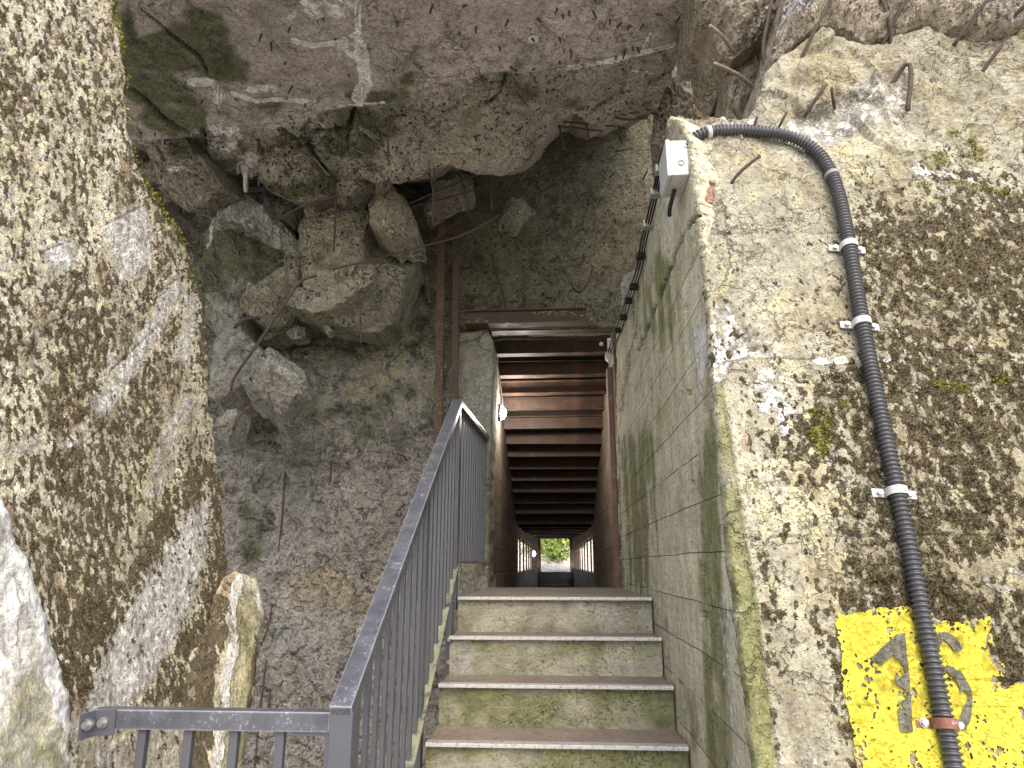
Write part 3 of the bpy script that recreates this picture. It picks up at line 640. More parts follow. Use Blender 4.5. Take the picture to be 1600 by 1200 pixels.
roof, rP, rW, rA = relief('roof_slab', roof_poly, roofD, 'roof', 3.0, (0, -.45, -.9), (), 2.9, 5, 6, .06, 7,
    {'green': noisy(blob(('k', .12), ('p', [(195, -60), (215, 60), (250, 40), (290, 0), (350, 20), (365, 60), (392, 100), (385, 125), (330, 132), (300, 110), (240, 105), (195, 100)], 16, 1.0), ('p', [(190, 108), (240, 118), (300, 130), (330, 160), (315, 200), (250, 190), (190, 150)], 18, .95), ('e', 270, 180, 50, 30, .95), ('p', [(490, 190), (550, 170), (620, 175), (640, 205), (600, 250), (480, 260), (400, 220)], 26, .85), ('e', 580, 150, 40, 9, .85), ('e', 380, 280, 40, 20, .85), ('e', 300, 250, 40, 40, .6), ('e', 450, 282, 60, 16, .85), ('e', 650, 122, 26, 14, .7)), (3, 3, 3), .6),
     'white': lambda P, W: 1.9*blob(*lime_l)(P, W)*(.85+.8*fb(W, 14, 4, 2.)), 'rustm': blob(('e', 330, 118, 22, 8, .6), ('l', [(520, 178), (560, 168)], 6, .5)),
     'crack': lambda P, W: np.maximum(np.max([.8*smooth(3.2, 1, line_dist(P, l)+2.0*fb(W, 9, 3, 1)) for l in rcr], 0), .45*smooth(2.2, .8, line_dist(P, bend)+3*fb(W, 6, 3, 3)))},
    roof_rel, None, None, (0, 1, .62), sharp=38)  # unseen rear mass added to block sky light behind the roof edge
# broken pitted face of the roof gets its own rougher material below the bend
roof.data.materials.append(M['broken'])
yb = np.interp(rP[:, 0], [b[0] for b in bend], [b[1] for b in bend])
low = np.zeros(len(roof.data.vertices), bool); low[:len(rP)] = rP[:, 1] > yb+2
mi = np.zeros(len(roof.data.polygons), np.int32)
for i, p in enumerate(roof.data.polygons): mi[i] = int(all(low[v] for v in p.vertices))
roof.data.polygons.foreach_set('material_index', mi)
tag(roof, 'huge overhanging concrete roof slab with a broken lower edge, white lime veins and green algae', 'roof')
def at_roof(px, py, off=0.0): return EYE+rays([(px, py)])[0]*roofD(np.array([(px, py)]))[0]+np.array([0, -.45, -.9])*off
# lime drips hanging from the roof
for pts, r0 in (([(336, 128), (336, 162)], .010), ([(342, 136), (342, 168)], .009), ([(349, 140), (347, 160)], .006), ([(383, 258), (384, 300)], .028), ([(243, 220), (242, 236)], .006), ([(254, 218), (253, 235)], .006), ([(556, 2), (555, 24)], .007), ([(562, 8), (562, 44)], .009), ([(404, 280), (404, 290)], .006), ([(566, 130), (566, 152)], .014)):
    a = at_roof(*pts[0], -.01); b = np.array([a[0], a[1], 0]); e = at(pts[1][0], pts[1][1], a[1])
    q = np.linspace(0, 1, 7); L = [a+(e-a)*s for s in q]
    MB().tube(L, [r0*(1.2-s*.85)*(1+.2*math.sin(9*s+r0*900)) for s in q], 7).build('lime_drip', M['limedrip'], roof, True)

# ================================================================== rear walls
leftD = invdepth([(350, 700, 4.95), (690, 520, 5.28), (700, 900, 5.12), (380, 1150, 4.65), (450, 560, 5.15), (600, 1200, 4.85), (300, 300, 5.6), (640, 300, 5.6), (760, 900, 5.2), (740, 1200, 5.0)])
step_l = [(340, 690), (400, 715), (455, 724), (520, 722)]
def left_rel(P, W):
    d = .035*fb(W, 2.2, 5, 3)+.014*fb(W, 9, 5, 5)+.007*fb(W, 30, 4, 2)+.002*fb(W, 80, 3, 7)-.024*smooth(.10, .0, ridged(W, 5.0, 3))
    d += .11*smooth(560, 470, P[:, 0])*smooth(7, -7, P[:, 1]-np.interp(P[:, 0], [q[0] for q in step_l], [q[1] for q in step_l])+6*fb(W, 5, 3, 7))*smooth(620, 690, P[:, 1])
    return d
lw, lP, lW, lA = relief('rear_wall', [(60, 150), (700, 150), (704, 420), (722, 528), (742, 760), (768, 930), (770, 1290), (60, 1290), (60, 700)], leftD, 'rough', 3.0, (0, -1, 0), (), .6, 3, 0, 0, 12,
    {'green': noisy(blob(('p', [(380, 600), (455, 620), (450, 715), (400, 715), (360, 660)], 14, .55), ('p', [(380, 730), (432, 735), (425, 830), (400, 900), (370, 880)], 12, .55), ('e', 545, 590, 75, 70, .36), ('e', 640, 510, 30, 60, .42), ('e', 420, 530, 60, 40, .5), ('e', 600, 640, 70, 100, .4), ('e', 500, 640, 60, 80, .3)), (4, 4, 4), .35),
     'ochre': noisy(blob(('p', [(450, 910), (510, 878), (552, 905), (562, 935), (590, 925), (600, 940), (566, 965), (545, 948), (500, 945), (462, 946)], 6, .85)), (18, 18, 18), .3),
     'grey': noisy(blob(('e', 480, 1080, 160, 140, .42)), (5, 5, 5), .3),
     'yellowl': noisy(blob(('e', 600, 560, 130, 130, .5), ('e', 480, 600, 80, 90, .4)), (5, 5, 5), .4)}, left_rel, None, None, (0, 1, 0), sharp=58)
tag(lw, 'rough grey-brown broken concrete wall behind the stair railing, with an ochre patch', 'wall')
rearD = lambda X: np.full(len(X), 5.22)
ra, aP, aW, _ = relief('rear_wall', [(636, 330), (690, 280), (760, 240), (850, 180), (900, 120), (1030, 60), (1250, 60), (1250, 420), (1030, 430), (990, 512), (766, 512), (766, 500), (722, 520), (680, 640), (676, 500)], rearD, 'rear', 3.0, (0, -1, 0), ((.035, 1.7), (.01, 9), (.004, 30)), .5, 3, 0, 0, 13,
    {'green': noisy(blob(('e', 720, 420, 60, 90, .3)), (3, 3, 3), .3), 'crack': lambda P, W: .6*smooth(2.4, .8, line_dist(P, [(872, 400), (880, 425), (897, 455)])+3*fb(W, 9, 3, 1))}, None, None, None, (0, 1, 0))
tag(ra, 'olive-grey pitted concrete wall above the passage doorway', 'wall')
jb, *_ = relief('door_jamb', [(716, 520), (762, 512), (770, 530), (772, 560), (768, 640), (765, 760), (763, 1000), (704, 1000), (706, 760)], lambda X: np.full(len(X), 5.10), 'jamb', 2.8, (0, -1, 0), ((.010, 4), (.003, 25)), .4, 2.5, 4, .015, 14,
    {'crack': lambda P, W: .8*smooth(2.2, .7, np.minimum(line_dist(P, [(720, 536), (745, 530), (752, 545), (766, 548)]), line_dist(P, [(745, 530), (760, 516)]))+2*fb(W, 12, 3, 1)), 'grey': blob(('e', 750, 620, 30, 80, .5)), 'green': blob(('e', 735, 570, 26, 50, .28))}, None, None, None, (0, 1, 0))
tag(jb, 'grey-green concrete jamb left of the passage doorway', 'wall')

# ================================================================== rubble pile
gm = lambda *s: noisy(blob(*s), (6, 6, 6), .35)
N = 'concrete_chunk'
chunk(N, [(255, 330), (275, 316), (300, 306), (340, 303), (362, 294), (403, 303), (424, 326), (448, 356), (443, 386), (409, 406), (350, 431), (316, 446), (280, 440), (255, 400)], 4.35, 'large green-stained chunk with white lime poured over its top', 'grchunk', .28, 41, (0, -1, .25), .6,
      {'green': gm(('e', 300, 400, 60, 50, 1.0), ('e', 390, 395, 70, 34, 1.0), ('e', 290, 335, 40, 24, 1.0)), 'white': noisy(blob(('p', [(372, 296), (395, 298), (412, 325), (410, 345), (385, 335), (350, 350), (322, 380), (318, 360), (345, 325), (360, 300)], 9, 1.8), ('l', [(420, 330), (422, 365)], 6, 1.2), ('l', [(384, 296), (384, 345)], 10, 1.9)), (14, 14, 14), .5)})
chunk(N, [(316, 444), (347, 433), (393, 423), (391, 450), (378, 490), (372, 508), (330, 510), (316, 500)], 4.6, 'flat grey-green chunk wedged under the lime-topped chunk', 'grchunk', .16, 42, (0, -1, .1), .4, {'green': gm(('k', .3))})
chunk(N, [(378, 470), (390, 445), (408, 410), (440, 388), (466, 408), (463, 438), (442, 470), (430, 484), (405, 490), (376, 480)], 4.5, 'double-lobed tan chunk between the lime-topped chunk and the big square block', 'chunk', .22, 43)
chunk(N, [(460, 360), (462, 330), (475, 312), (530, 306), (553, 312), (567, 326), (565, 355), (560, 405), (540, 432), (520, 446), (505, 452), (490, 452), (474, 440), (467, 405)], 4.4, 'big square pale pitted block with a rebar hanging down its face', 'chunk', .24, 44, (0, -1, .15), .5, {'green': gm(('e', 505, 410, 26, 30, .36))})
chunk(N, [(575, 312), (584, 297), (606, 300), (624, 294), (636, 312), (639, 345), (612, 372), (596, 362), (580, 350)], 4.3, 'small rounded pale block hanging right of the big square block', 'chunk', .2, 45)
chunk(N, [(580, 262), (590, 256), (603, 259), (606, 286), (596, 294), (582, 291)], 4.2, 'little pale stone just above the rounded block', 'chunk', .07, 46, thick=.15)
chunk(N, [(562, 395), (580, 378), (628, 370), (632, 400), (612, 440), (597, 484), (575, 503), (550, 509), (503, 500), (463, 487), (468, 456), (500, 448), (540, 430)], 4.55, 'wide layered tan chunk beneath the big square block', 'chunk', .26, 47, (0, -1, -.1), .5)
chunk(N, [(480, 470), (520, 452), (560, 420), (578, 420), (575, 440), (540, 468), (510, 484), (488, 486)], 4.34, 'thin broken layer on the front of the wide tan chunk', 'chunk', .05, 48, (0, -1, .1), .12)
chunk(N, [(322, 510), (345, 502), (364, 504), (394, 531), (412, 556), (400, 575), (380, 592), (350, 600), (332, 612), (318, 600)], 4.2, 'smooth grey slab-like chunk beside the edge of the mossy slab', 'grchunk', .12, 49, (.1, -1, .2), .45)
chunk(N, [(437, 531), (452, 540), (462, 548), (468, 572), (475, 602), (452, 614), (430, 628), (416, 612), (396, 602), (378, 592), (395, 575), (410, 557), (420, 540)], 3.9, 'jutting pale angular chunk, the lowest large one over the rough wall', 'grchunk', .2, 50, (.15, -1, .3), .35)
chunk(N, [(385, 520), (400, 495), (440, 478), (470, 484), (482, 505), (450, 516), (420, 528), (395, 530)], 4.85, 'dark recessed chunk behind the jutting pale chunk', 'broken', .12, 51, (0, -1, -.1), .35)
chunk(N, [(336, 677), (341, 656), (352, 640), (368, 637), (371, 650), (363, 672), (347, 693)], 3.9, 'small rough grey stone tucked by the mossy slab edge', 'grchunk', .08, 52, thick=.2, rough=.02)
chunk(N, [(446, 516), (460, 509), (476, 512), (474, 522), (456, 526)], 4.8, 'small flat stone lying in the dark gap under the rubble', 'grchunk', .04, 53, thick=.12)
chunk(N, [(504, 504), (514, 505), (516, 514), (509, 517)], 4.55, 'tiny stone under the wide tan chunk', 'chunk', .03, 54, thick=.08)
chunk(N, [(778, 345), (784, 326), (793, 312), (815, 303), (834, 316), (822, 326), (813, 336), (808, 350), (793, 356)], 5.05, 'pale chunk stuck on the rear wall above the doorway', 'chunk', .10, 55, thick=.2)
chunk(N, [(662, 312), (676, 296), (681, 281), (702, 264), (718, 269), (734, 278), (731, 294), (690, 308)], 4.6, 'tan chunk wedged in the gap above the two steel posts', 'broken', .05, 56, thick=.25)
chunk(N, [(425, 312), (440, 304), (452, 322), (446, 336), (430, 330)], 4.45, 'small green stone between the lime-topped chunk and the square block', 'chunk', .06, 57, thick=.2, masks={'green': gm(('k', .5))})
chunk(N, [(440, 340), (455, 345), (462, 372), (456, 398), (446, 385)], 4.75, 'dark narrow stone in the crevice left of the square block', 'broken', .06, 58, thick=.2)
chunk(N, [(478, 306), (486, 299), (492, 308), (486, 320), (476, 318)], 4.3, 'small pale stone on the shoulder of the square block', 'chunk', .04, 59, thick=.1)
chunk(N, [(505, 270), (530, 254), (560, 250), (596, 262), (576, 288), (560, 292), (545, 298), (520, 306), (508, 292)], 4.15, 'brownish chunk hanging under the green part of the roof', 'broken', .16, 60, (0, -1, -.2), .35, {'green': gm(('k', .25), ('e', 525, 270, 20, 16, .8))})
chunk(N, [(356, 250), (360, 215), (376, 202), (430, 196), (478, 226), (506, 268), (490, 296), (461, 312), (425, 296), (411, 290), (384, 274)], 3.95, 'big rounded chunk under the roof with green rim and pitted face', 'broken', .22, 61, (0, -1, -.35), .4,
      {'green': gm(('k', .3), ('l', [(395, 282), (440, 298), (500, 280), (500, 262)], 16, .75), ('e', 470, 225, 26, 14, .5)), 'white': gm(('e', 378, 225, 24, 30, .55), ('l', [(490, 235), (504, 264)], 6, .8))})
chunk(N, [(222, 232), (262, 222), (300, 214), (316, 232), (330, 262), (338, 292), (300, 310), (265, 318), (235, 282)], 3.95, 'dark green-brown chunk under the roof next to the mossy slab', 'broken', .15, 62, (0, -1, -.35), .4, {'green': gm(('k', .3), ('e', 300, 235, 30, 20, .9)), 'white': gm(('l', [(270, 268), (300, 266), (318, 280)], 6, .55))})
chunk(N, [(480, 200), (494, 184), (552, 172), (550, 205), (532, 252), (505, 262), (486, 226)], 3.86, 'cracked greenish block under the roof, left of the green corner block', 'broken', .1, 63, (0, -1, -.35), .3, {'green': gm(('k', .45), ('e', 525, 215, 30, 30, .9)), 'white': gm(('l', [(494, 184), (550, 173)], 5, .5))})
chunk(N, [(556, 176), (580, 166), (606, 172), (618, 190), (606, 212), (582, 216), (562, 204)], 3.78, 'green corner block with a pale rim under the roof bend', 'broken', .09, 64, (0, -1, -.35), .25, {'green': gm(('k', .5), ('e', 585, 192, 22, 18, 1.0)), 'white': blob(('l', [(558, 176), (566, 206), (582, 216)], 4, .6))})
# upper right
chunk(N, [(1079, -110), (1262, -110), (1238, 0), (1222, 18), (1202, 49), (1172, 66), (1150, 81), (1127, 68), (1112, 30), (1090, 32)], 2.75, 'pitted tan block at the top, between the roof slab and the sunlit rubble', 'rubble', .2, 71, (0, -1, -.1), .5, {'crack': blob(('k', .12)), 'green': blob(('e', 1190, 20, 30, 30, .3))}, rough=.02)
chunk(N, [(1133, 92), (1160, 78), (1195, 53), (1212, 60), (1196, 100), (1190, 115), (1184, 172), (1160, 186), (1137, 192)], 2.95, 'pitted tan block below the top block, behind the two pale rebar ends', 'rubble', .16, 72, (-.1, -1, 0), .5, rough=.02)
chunk(N, [(1012, 200), (1020, 150), (1040, 100), (1086, 46), (1108, 70), (1122, 110), (1140, 210), (1040, 215)], 3.9, 'tall shadowed pitted block between the roof and the stair wall top', 'broken', .12, 73, (-.2, -1, 0), .6)
chunk(N, [(1225, 14), (1240, -60), (1262, -250), (1790, -250), (1790, 42), (1600, 42), (1520, 46), (1450, 40), (1420, 50), (1398, 58), (1345, 68), (1318, 52), (1276, 50), (1240, 72), (1208, 96), (1206, 70)], lambda X: frontD(X)-.02, 'long sunlit rubble ledge along the top right, above a dark crack', 'rubble', .14, 74, NFo, .6,
      {'green': blob(('e', 1590, 10, 40, 30, .3)), 'grey': gm(('e', 1240, 20, 26, 40, .6), ('e', 1560, 30, 50, 20, .5)), 'ochre': gm(('e', 1470, 20, 90, 30, .45))}, rough=.03, nf=4)

# ================================================================== steel posts and lintel on the rear wall
st = empty('steel_posts', at(690, 720, 4.95), 'pair of tall rusty steel posts tied together, standing against the rear wall', 'steel posts')
def post(x0, x1, y0, xb0, xb1, y1, mat, name='post'):
    a = (at(x0, y0, 4.93)+at(x1, y0, 4.93))/2; b = (at(xb0, y1, 4.93)+at(xb1, y1, 4.93))/2; wd = np.linalg.norm(at(x0, y0, 4.93)-at(x1, y0, 4.93))
    m = MB(); m.bar(b, a, wd, .012, (0, -1, 0), .001); s = np.array([wd/2-.006, .017, 0]); m.bar(b+s, a+s, .01, .03, (0, -1, 0)); m.bar(b-s*[1, -1, 1], a-s*[1, -1, 1], .01, .03, (0, -1, 0))
    m.build(name, M[mat], st)
post(685, 696, 310, 678, 689, 760, 'rust'); post(709, 718, 308, 704, 713, 760, 'rustdark')
MB().box(at(696, 366, 4.94), at(710, 352, 4.99), .002).build('tie_plate', M['rustdark'], st)
lin = empty('steel_lintel', at(822, 509, 5.0), 'dark brown steel lintel beam over the doorway with flaking yellow paint', 'beam')
a0, a1 = at(728, 508, 5.0), at(916, 507, 5.0); zt = at(820, 484, 5.0)[2]
MB().box((a0[0], 5.00, a0[2]+.012), (a1[0], 5.02, zt-.012)).build('web', M['rustdark'], lin)
MB().box((a0[0]-.004, 4.97, a0[2]), (a1[0]+.004, 5.12, a0[2]+.012), .002).build('flange', M['rustdark'], lin)
MB().box((a0[0]-.004, 4.97, zt-.012), (a1[0]+.004, 5.12, zt), .002).build('flange', M['rustdark'], lin)
M['flake'] = plain('flaking_yellow_paint', (.34, .26, .10), .8)
fl = MB()
for i in range(90):
    u = random.uniform(.55, .97) if i < 60 else random.uniform(0, .18); zf = zt-.018-abs(random.gauss(0, .018)) if i < 60 else a0[2]+.016+abs(random.gauss(0, .016)); x = a0[0]+(a1[0]-a0[0])*u; s = random.uniform(.003, .009)
    fl.box((x, 4.9965, zf-s*.5), (x+s*random.uniform(1, 3), 5.0005, zf+s*.4))
fo = fl.build('paint_flakes', M['flake'], lin); fo['kind'] = 'stuff'

# ================================================================== tunnel
TX = .50
def ceil_z(y): return float(np.interp(y, [5.0, 5.25, 9.1, 20.5], [3.52, 3.47, 2.06, 2.30]))
def fl_z(y): return float(np.interp(y, [5.1, 7.3, 17.2, 20.2], [1.43, .1, .1, 1.36]))
def wall_strip(side, y0, y1, zlo, zhi, n=24, th=.35):
    """a wall slab along the passage: inner face and thickness"""
    V = []; F = []; ys = np.linspace(y0, y1, n)
    for y in ys:
        lo, hi = zlo(y), zhi(y)
        for x in (TX*side, (TX+th)*side): V += [(x, y, lo), (x, y, hi)]
    for i in range(n-1):
        a = i*4; b = a+4
        F += [(a, a+1, b+1, b), (a+2, a+3, b+3, b+2), (a+1, a+3, b+3, b+1), (a, a+2, b+2, b)]
    F += [(0, 1, 3, 2), (4*n-4, 4*n-3, 4*n-1, 4*n-2)]; return V, F
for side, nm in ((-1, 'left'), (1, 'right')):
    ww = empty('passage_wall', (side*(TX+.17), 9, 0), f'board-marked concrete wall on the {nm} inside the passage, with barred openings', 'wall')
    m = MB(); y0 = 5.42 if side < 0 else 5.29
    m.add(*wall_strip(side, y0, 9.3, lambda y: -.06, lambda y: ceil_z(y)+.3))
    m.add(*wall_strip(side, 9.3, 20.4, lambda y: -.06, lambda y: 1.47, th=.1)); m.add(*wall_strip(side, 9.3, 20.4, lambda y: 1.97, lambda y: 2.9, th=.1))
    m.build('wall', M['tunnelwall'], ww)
    for y in np.arange(10.1, 20, 1.12): MB().box((side*(TX+.005), y-.05, 1.47), (side*(TX+.027), y+.05, 1.97)).build('bar', M['beam'], ww)
pc = empty('steel_post', (.47, 5.5, 1.4), 'narrow reddish-brown steel post at the right jamb of the passage', 'post')
MB().box((.455, 5.42, -.06), (.498, 5.56, ceil_z(5.5)-.2), .003).build('shaft', M['redpost'], pc)
o = MB().add(*(lambda L: ([(x, y, ceil_z(y)+.17+dz) for y in L for x in (-.6, .6) for dz in (0, .5)], [(4*i+a, 4*i+b, 4*i+4+b, 4*i+4+a) for i in range(len(L)-1) for a, b in ((0, 1), (1, 3), (3, 2), (2, 0))]+[(0, 1, 3, 2), tuple(4*len(L)-4+k for k in (0, 1, 3, 2))]))(np.linspace(5.5, 20.5, 40))).build('passage_ceiling', M['rustdark'])
tag(o, 'dark ceiling deck over the steel beams of the passage', 'ceiling')
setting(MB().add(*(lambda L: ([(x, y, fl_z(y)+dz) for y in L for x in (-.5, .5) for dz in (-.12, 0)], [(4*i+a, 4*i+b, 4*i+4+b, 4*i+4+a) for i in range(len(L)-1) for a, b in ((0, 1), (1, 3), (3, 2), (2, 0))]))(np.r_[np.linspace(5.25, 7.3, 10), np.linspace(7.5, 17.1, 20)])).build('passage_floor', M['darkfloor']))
# I-beams, one after the other
def ibeam():
    r = empty('ceiling_beam', (0, 0, 0), '', 'beam', 'rusty steel beams across the passage ceiling'); h, wd, t = .13, .10, .011
    MB().box((-.5, -wd/2, 0), (.5, wd/2, t), .002).build('flange', M['beam'], r); MB().box((-.5, -wd/2, h-t), (.5, wd/2, h), .002).build('flange', M['beam'], r)
    MB().box((-.5, -.005, t), (.5, .005, h-t)).build('web', M['beam'], r); return r
def copy_tree(o, parent=None):
    c = o.copy(); sc.collection.objects.link(c); c.parent = parent
    for k in o.children: copy_tree(k, c)
    return c
proto = ibeam(); ys = list(np.arange(5.30, 9.2, .285))+list(np.arange(9.5, 20.3, .9))
ordn = ['first', 'second', 'third', 'fourth', 'fifth', 'sixth', 'seventh', 'eighth', 'ninth', 'tenth', 'eleventh', 'twelfth', 'thirteenth', 'fourteenth']
for i, y in enumerate(ys):
    b = proto if i == 0 else copy_tree(proto); b.location = (0, y+random.gauss(0, .022), ceil_z(y)+random.gauss(0, .010)); b.rotation_euler = (random.gauss(0, .05), random.gauss(0, .006), random.gauss(0, .008))
    b['label'] = f'{ordn[i]} rusty steel ceiling beam counted in from the doorway' if i < 14 else 'dark steel ceiling beam in the far level part of the passage'
# exit steps
ex = empty('exit_stairs', (0, 19, .1), 'dark steps climbing to the bright exit at the far end of the passage', 'stairs')
for i in range(8): MB().box((-.498, 17.15+i*.38, .04), (.498, 17.15+(i+1)*.38+.3, .1+(i+1)*.157), .008).build('step', M['darkfloor'], ex)
for s, nm in ((-1, 'left'), (1, 'right')):
    tag(MB().box((s*.43, 20.35, .9), (s*.7, 20.75, 2.75)).build('exit_jamb', M['tunnelwall']), f'{nm} concrete jamb of the far exit opening', 'wall')
tag(MB().box((-.7, 20.36, 2.31), (.7, 20.76, 2.78)).build('exit_lintel', M['tunnelwall']), 'concrete lintel over the far exit opening', 'wall')
# bank outside the exit
bx, by = np.meshgrid(np.linspace(-9, 9, 70), np.linspace(0, 1, 50)); Bk = np.c_[bx.ravel(), 21.0+by.ravel()*7, 1.28+by.ravel()**1.0*3.4]
Bk[:, 2] += .18*fb(Bk, .8, 5, 3)*np.clip(by.ravel()*6, 0, 1)
bt = NT('leaf_litter_bank'); bc = bt.ramp(bt.noise(9, 7, .7), [(.35, (.34, .27, .2)), (.5, (.60, .52, .46)), (.62, (.74, .68, .64))]); bank_m = bt.fin(bc, .95, 0, bt.bump(bt.noise(20, 5), .8, .05))
setting(mk('bank', Bk, [(j*70+i, j*70+i+1, j*70+71+i, j*70+70+i) for j in range(49) for i in range(69)], bank_m))
M['leaf'] = mossmat('leaf_green', (.17, .26, .05), (.38, .46, .14))
for k, (x, y, z, s, lb) in enumerate(((-.35, 22.4, 2.15, .5, 'leafy green plant on the bank, left in the far exit opening'), (.45, 22.9, 2.35, .42, 'leafy green plant on the bank, right in the far exit opening'), (.02, 22.2, 1.75, .28, 'small green plant in the middle of the bank outside the exit'))):
    r = empty('plant', (x, y, z-.25), lb, 'plant'); q = np.random.default_rng(k); n = 800
    B = np.array([x, y, z+.10])+q.normal(0, 1, (n, 3))*[s*.8, .25, s*.45]; d = q.normal(0, 1, (n, 3))+[0, -.5, .3]; d /= np.linalg.norm(d, axis=1)[:, None]; e = np.cross(d, q.normal(0, 1, (n, 3))); e /= np.linalg.norm(e, axis=1)[:, None]
    V = np.stack([B, B+d*.07+e*.04, B+d*.15, B+d*.07-e*.04], 1).reshape(-1, 3); mk('leaves', V, np.arange(n*4).reshape(-1, 4).tolist(), M['leaf'], r, False, None, False)
    m = MB()
    for _ in range(7): m.tube([(x+random.gauss(0, .1), y, z-.28), (x+random.gauss(0, s*.6), y+random.gauss(0, .1), z+random.uniform(0, s*.5))], .006, 5)
    m.build('stems', M['rebar'], r)

# ================================================================== stairs
stt = empty('stone_stairs', (0, 1.5, -.066), 'concrete stairs with metal nosings climbing to the passage landing', 'stairs')
for k in range(9):
    Yn = 3.644-.27*k; zt = 1.430-.166*k; Yb = 5.24 if k == 0 else Yn+.27
    nx_, nz_ = 70, 12; V = []; F = []
    # riser (dense, slightly worn) + tread + sides
    zb = zt-.166-.03
    us = np.linspace(-.511, .489, nx_)
    rows = [('r', z) for z in np.linspace(zb, zt-.028, nz_)]+[('r', zt-.006), ('t', Yn+.006)]+[('t', y) for y in np.linspace(Yn+.03, Yb+.02, 8 if k else 30)]
    for kind, q in rows:
        for x in us:
            nn = mn.fractal(Vector((x*9, k*3.1, q*9)), 1, 2, 4)
            V.append((x, Yn+.022-.0022*nn, q) if kind == 'r' else (x, q+(.022 if q < Yn+.01 else 0), zt-.006+.0012*nn))
    for j in range(len(rows)-1):
        for i in range(nx_-1): a = j*nx_+i; F.append((a, a+1, a+nx_+1, a+nx_))
    Vn = np.array(V)
    nr = len(rows); L = [j*nx_ for j in range(nr)]; Rr = [j*nx_+nx_-1 for j in range(nr)]
    c0 = len(V); V += [(-.511, Yb+.02, zb), (.489, Yb+.02, zb)]; F += [tuple(L+[c0]), tuple(Rr+[c0+1])]
    def gm_(P):
        return P
    A = {'green': np.array([.95*max(0, min(1, (1.0 if k >= 2 else .62)*(.75+.5*mn.fractal(Vector((v[0]*3, k*5.3, v[2]*5)), 1, 2, 3)))) if v[1] < Yn+.03 and v[2] < zt-.01 else 0 for v in V]),
         'grey': np.array([(.6 if k < 2 else .3)*(.5+.8*mn.fractal(Vector((v[0]*2.5, 3+k*2.3, v[2]*3)), 1, 2, 3)) for v in V]),
         'yellowl': np.array([.35 if v[2] < zt-.01 else 0 for v in V])}
    stp = mk('step' if k else 'landing', V, F, M['step'], stt, False, A, True)
    stp.data.materials.append(M['tread'])
    for p in stp.data.polygons: p.material_index = int(p.normal.z > .6)
    m = MB(); m.bar((-.511, Yn+.022, zt-.003), (.489, Yn+.022, zt-.003), .046, .006, (0, 0, 1)); m.bar((-.511, Yn-.0015, zt-.007), (.489, Yn-.0015, zt-.007), .004, .015, (0, 0, 1), .0015)
    for i in range(64):
        x = -.505+i*.0155; m.bar((x, Yn-.004, zt-.011), (x+.010, Yn-.004, zt-.003), .002, .002, (0, 1, 0))
    m.build('nosing', M['nosing'], stp)
MB().box((-.505, 3.75, -.06), (.485, 5.1, 1.24)).build('landing_core', M['step'], stt)

# ================================================================== stair railing
XR = -.55
def RZ(y): return 1.271+(2.512-1.271)*(y-1.865)/(3.752-1.865)         # handrail top
def BZ(y): return RZ(y)-.93                                          # bottom bar
rl = empty('stair_railing', (XR, 1.865, .2), 'dark grey steel stair railing with sloping handrail and thin upright bars', 'railing')
Pl = (XR, 1.865, .3); YT = 3.752; YE = 5.40; XE = -.52
MB().bar((XR, 1.835, RZ(1.835)-.02), (XR, YT+.015, RZ(YT+.015)-.02), .058, .040, (0, 0, 1), .004).build('handrail', M['steelworn'], rl)
MB().bar((XR, YT-.01, 2.49), (XE, YE, 2.545), .055, .040, (0, 0, 1), .004).build('handrail', M['steelworn'], rl)
MB().box((XR-.03, 1.838, -.066), (XR+.03, 1.898, RZ(1.868)-.035), .004).build('post', M['steel'], rl)
YM = 2.90
MB().box((XR-.012, YM-.03, BZ(YM)-.2), (XR+.012, YM+.03, RZ(YM)-.03), .002).build('post', M['steel'], rl)
MB().box((XR-.02, YT-.03, 1.36), (XR+.02, YT+.03, 2.48), .003).build('post', M['steel'], rl)
MB().box((XE-.02, YE-.04, 1.43), (XE+.02, YE, 2.53), .003).build('post', M['steel'], rl)
y = 1.98
while y < YT-.06:
    if abs(y-YM) > .05: MB().box((XR-.007, y-.014, BZ(y)+.004), (XR+.007, y+.014, RZ(y)-.035), .0015).build('baluster', M['steel'], rl)
    y += .105
MB().bar((XR, 1.9, BZ(1.9)), (XR, YT, BZ(YT)), .05, .012, (0, 0, 1), .002).build('bottom_bar', M['lichenbar'], rl)
MB().bar((XR, YT, 1.605), (XE, YE, 1.605), .045, .014, (0, 0, 1), .002).build('bottom_bar', M['steel'], rl)
y = YT+.11
while y < YE-.05:
    x = XR+(XE-XR)*(y-YT)/(YE-YT); MB().box((x-.007, y-.014, 1.612), (x+.007, y+.014, 2.50), .0015).build('baluster', M['steel'], rl); y += .11
for yb_ in (2.35, 3.50):
    z = 1.43-.166*(3.644-yb_)/.27
    br = MB().box((XR+.012, yb_-.05, z-.26), (XR+.036, yb_+.06, BZ(yb_)-.002), .002).build('bracket', M['steel'], rl)
    for dz, dy in ((-.10, .0), (-.20, .0)):
        c = np.array((XR+.03, yb_-.052+dy, z+dz)); MB().tube([c+(0, .006, 0), c-(0, .010, 0)], .011, 6).build('bolt', M['bolt'], br)
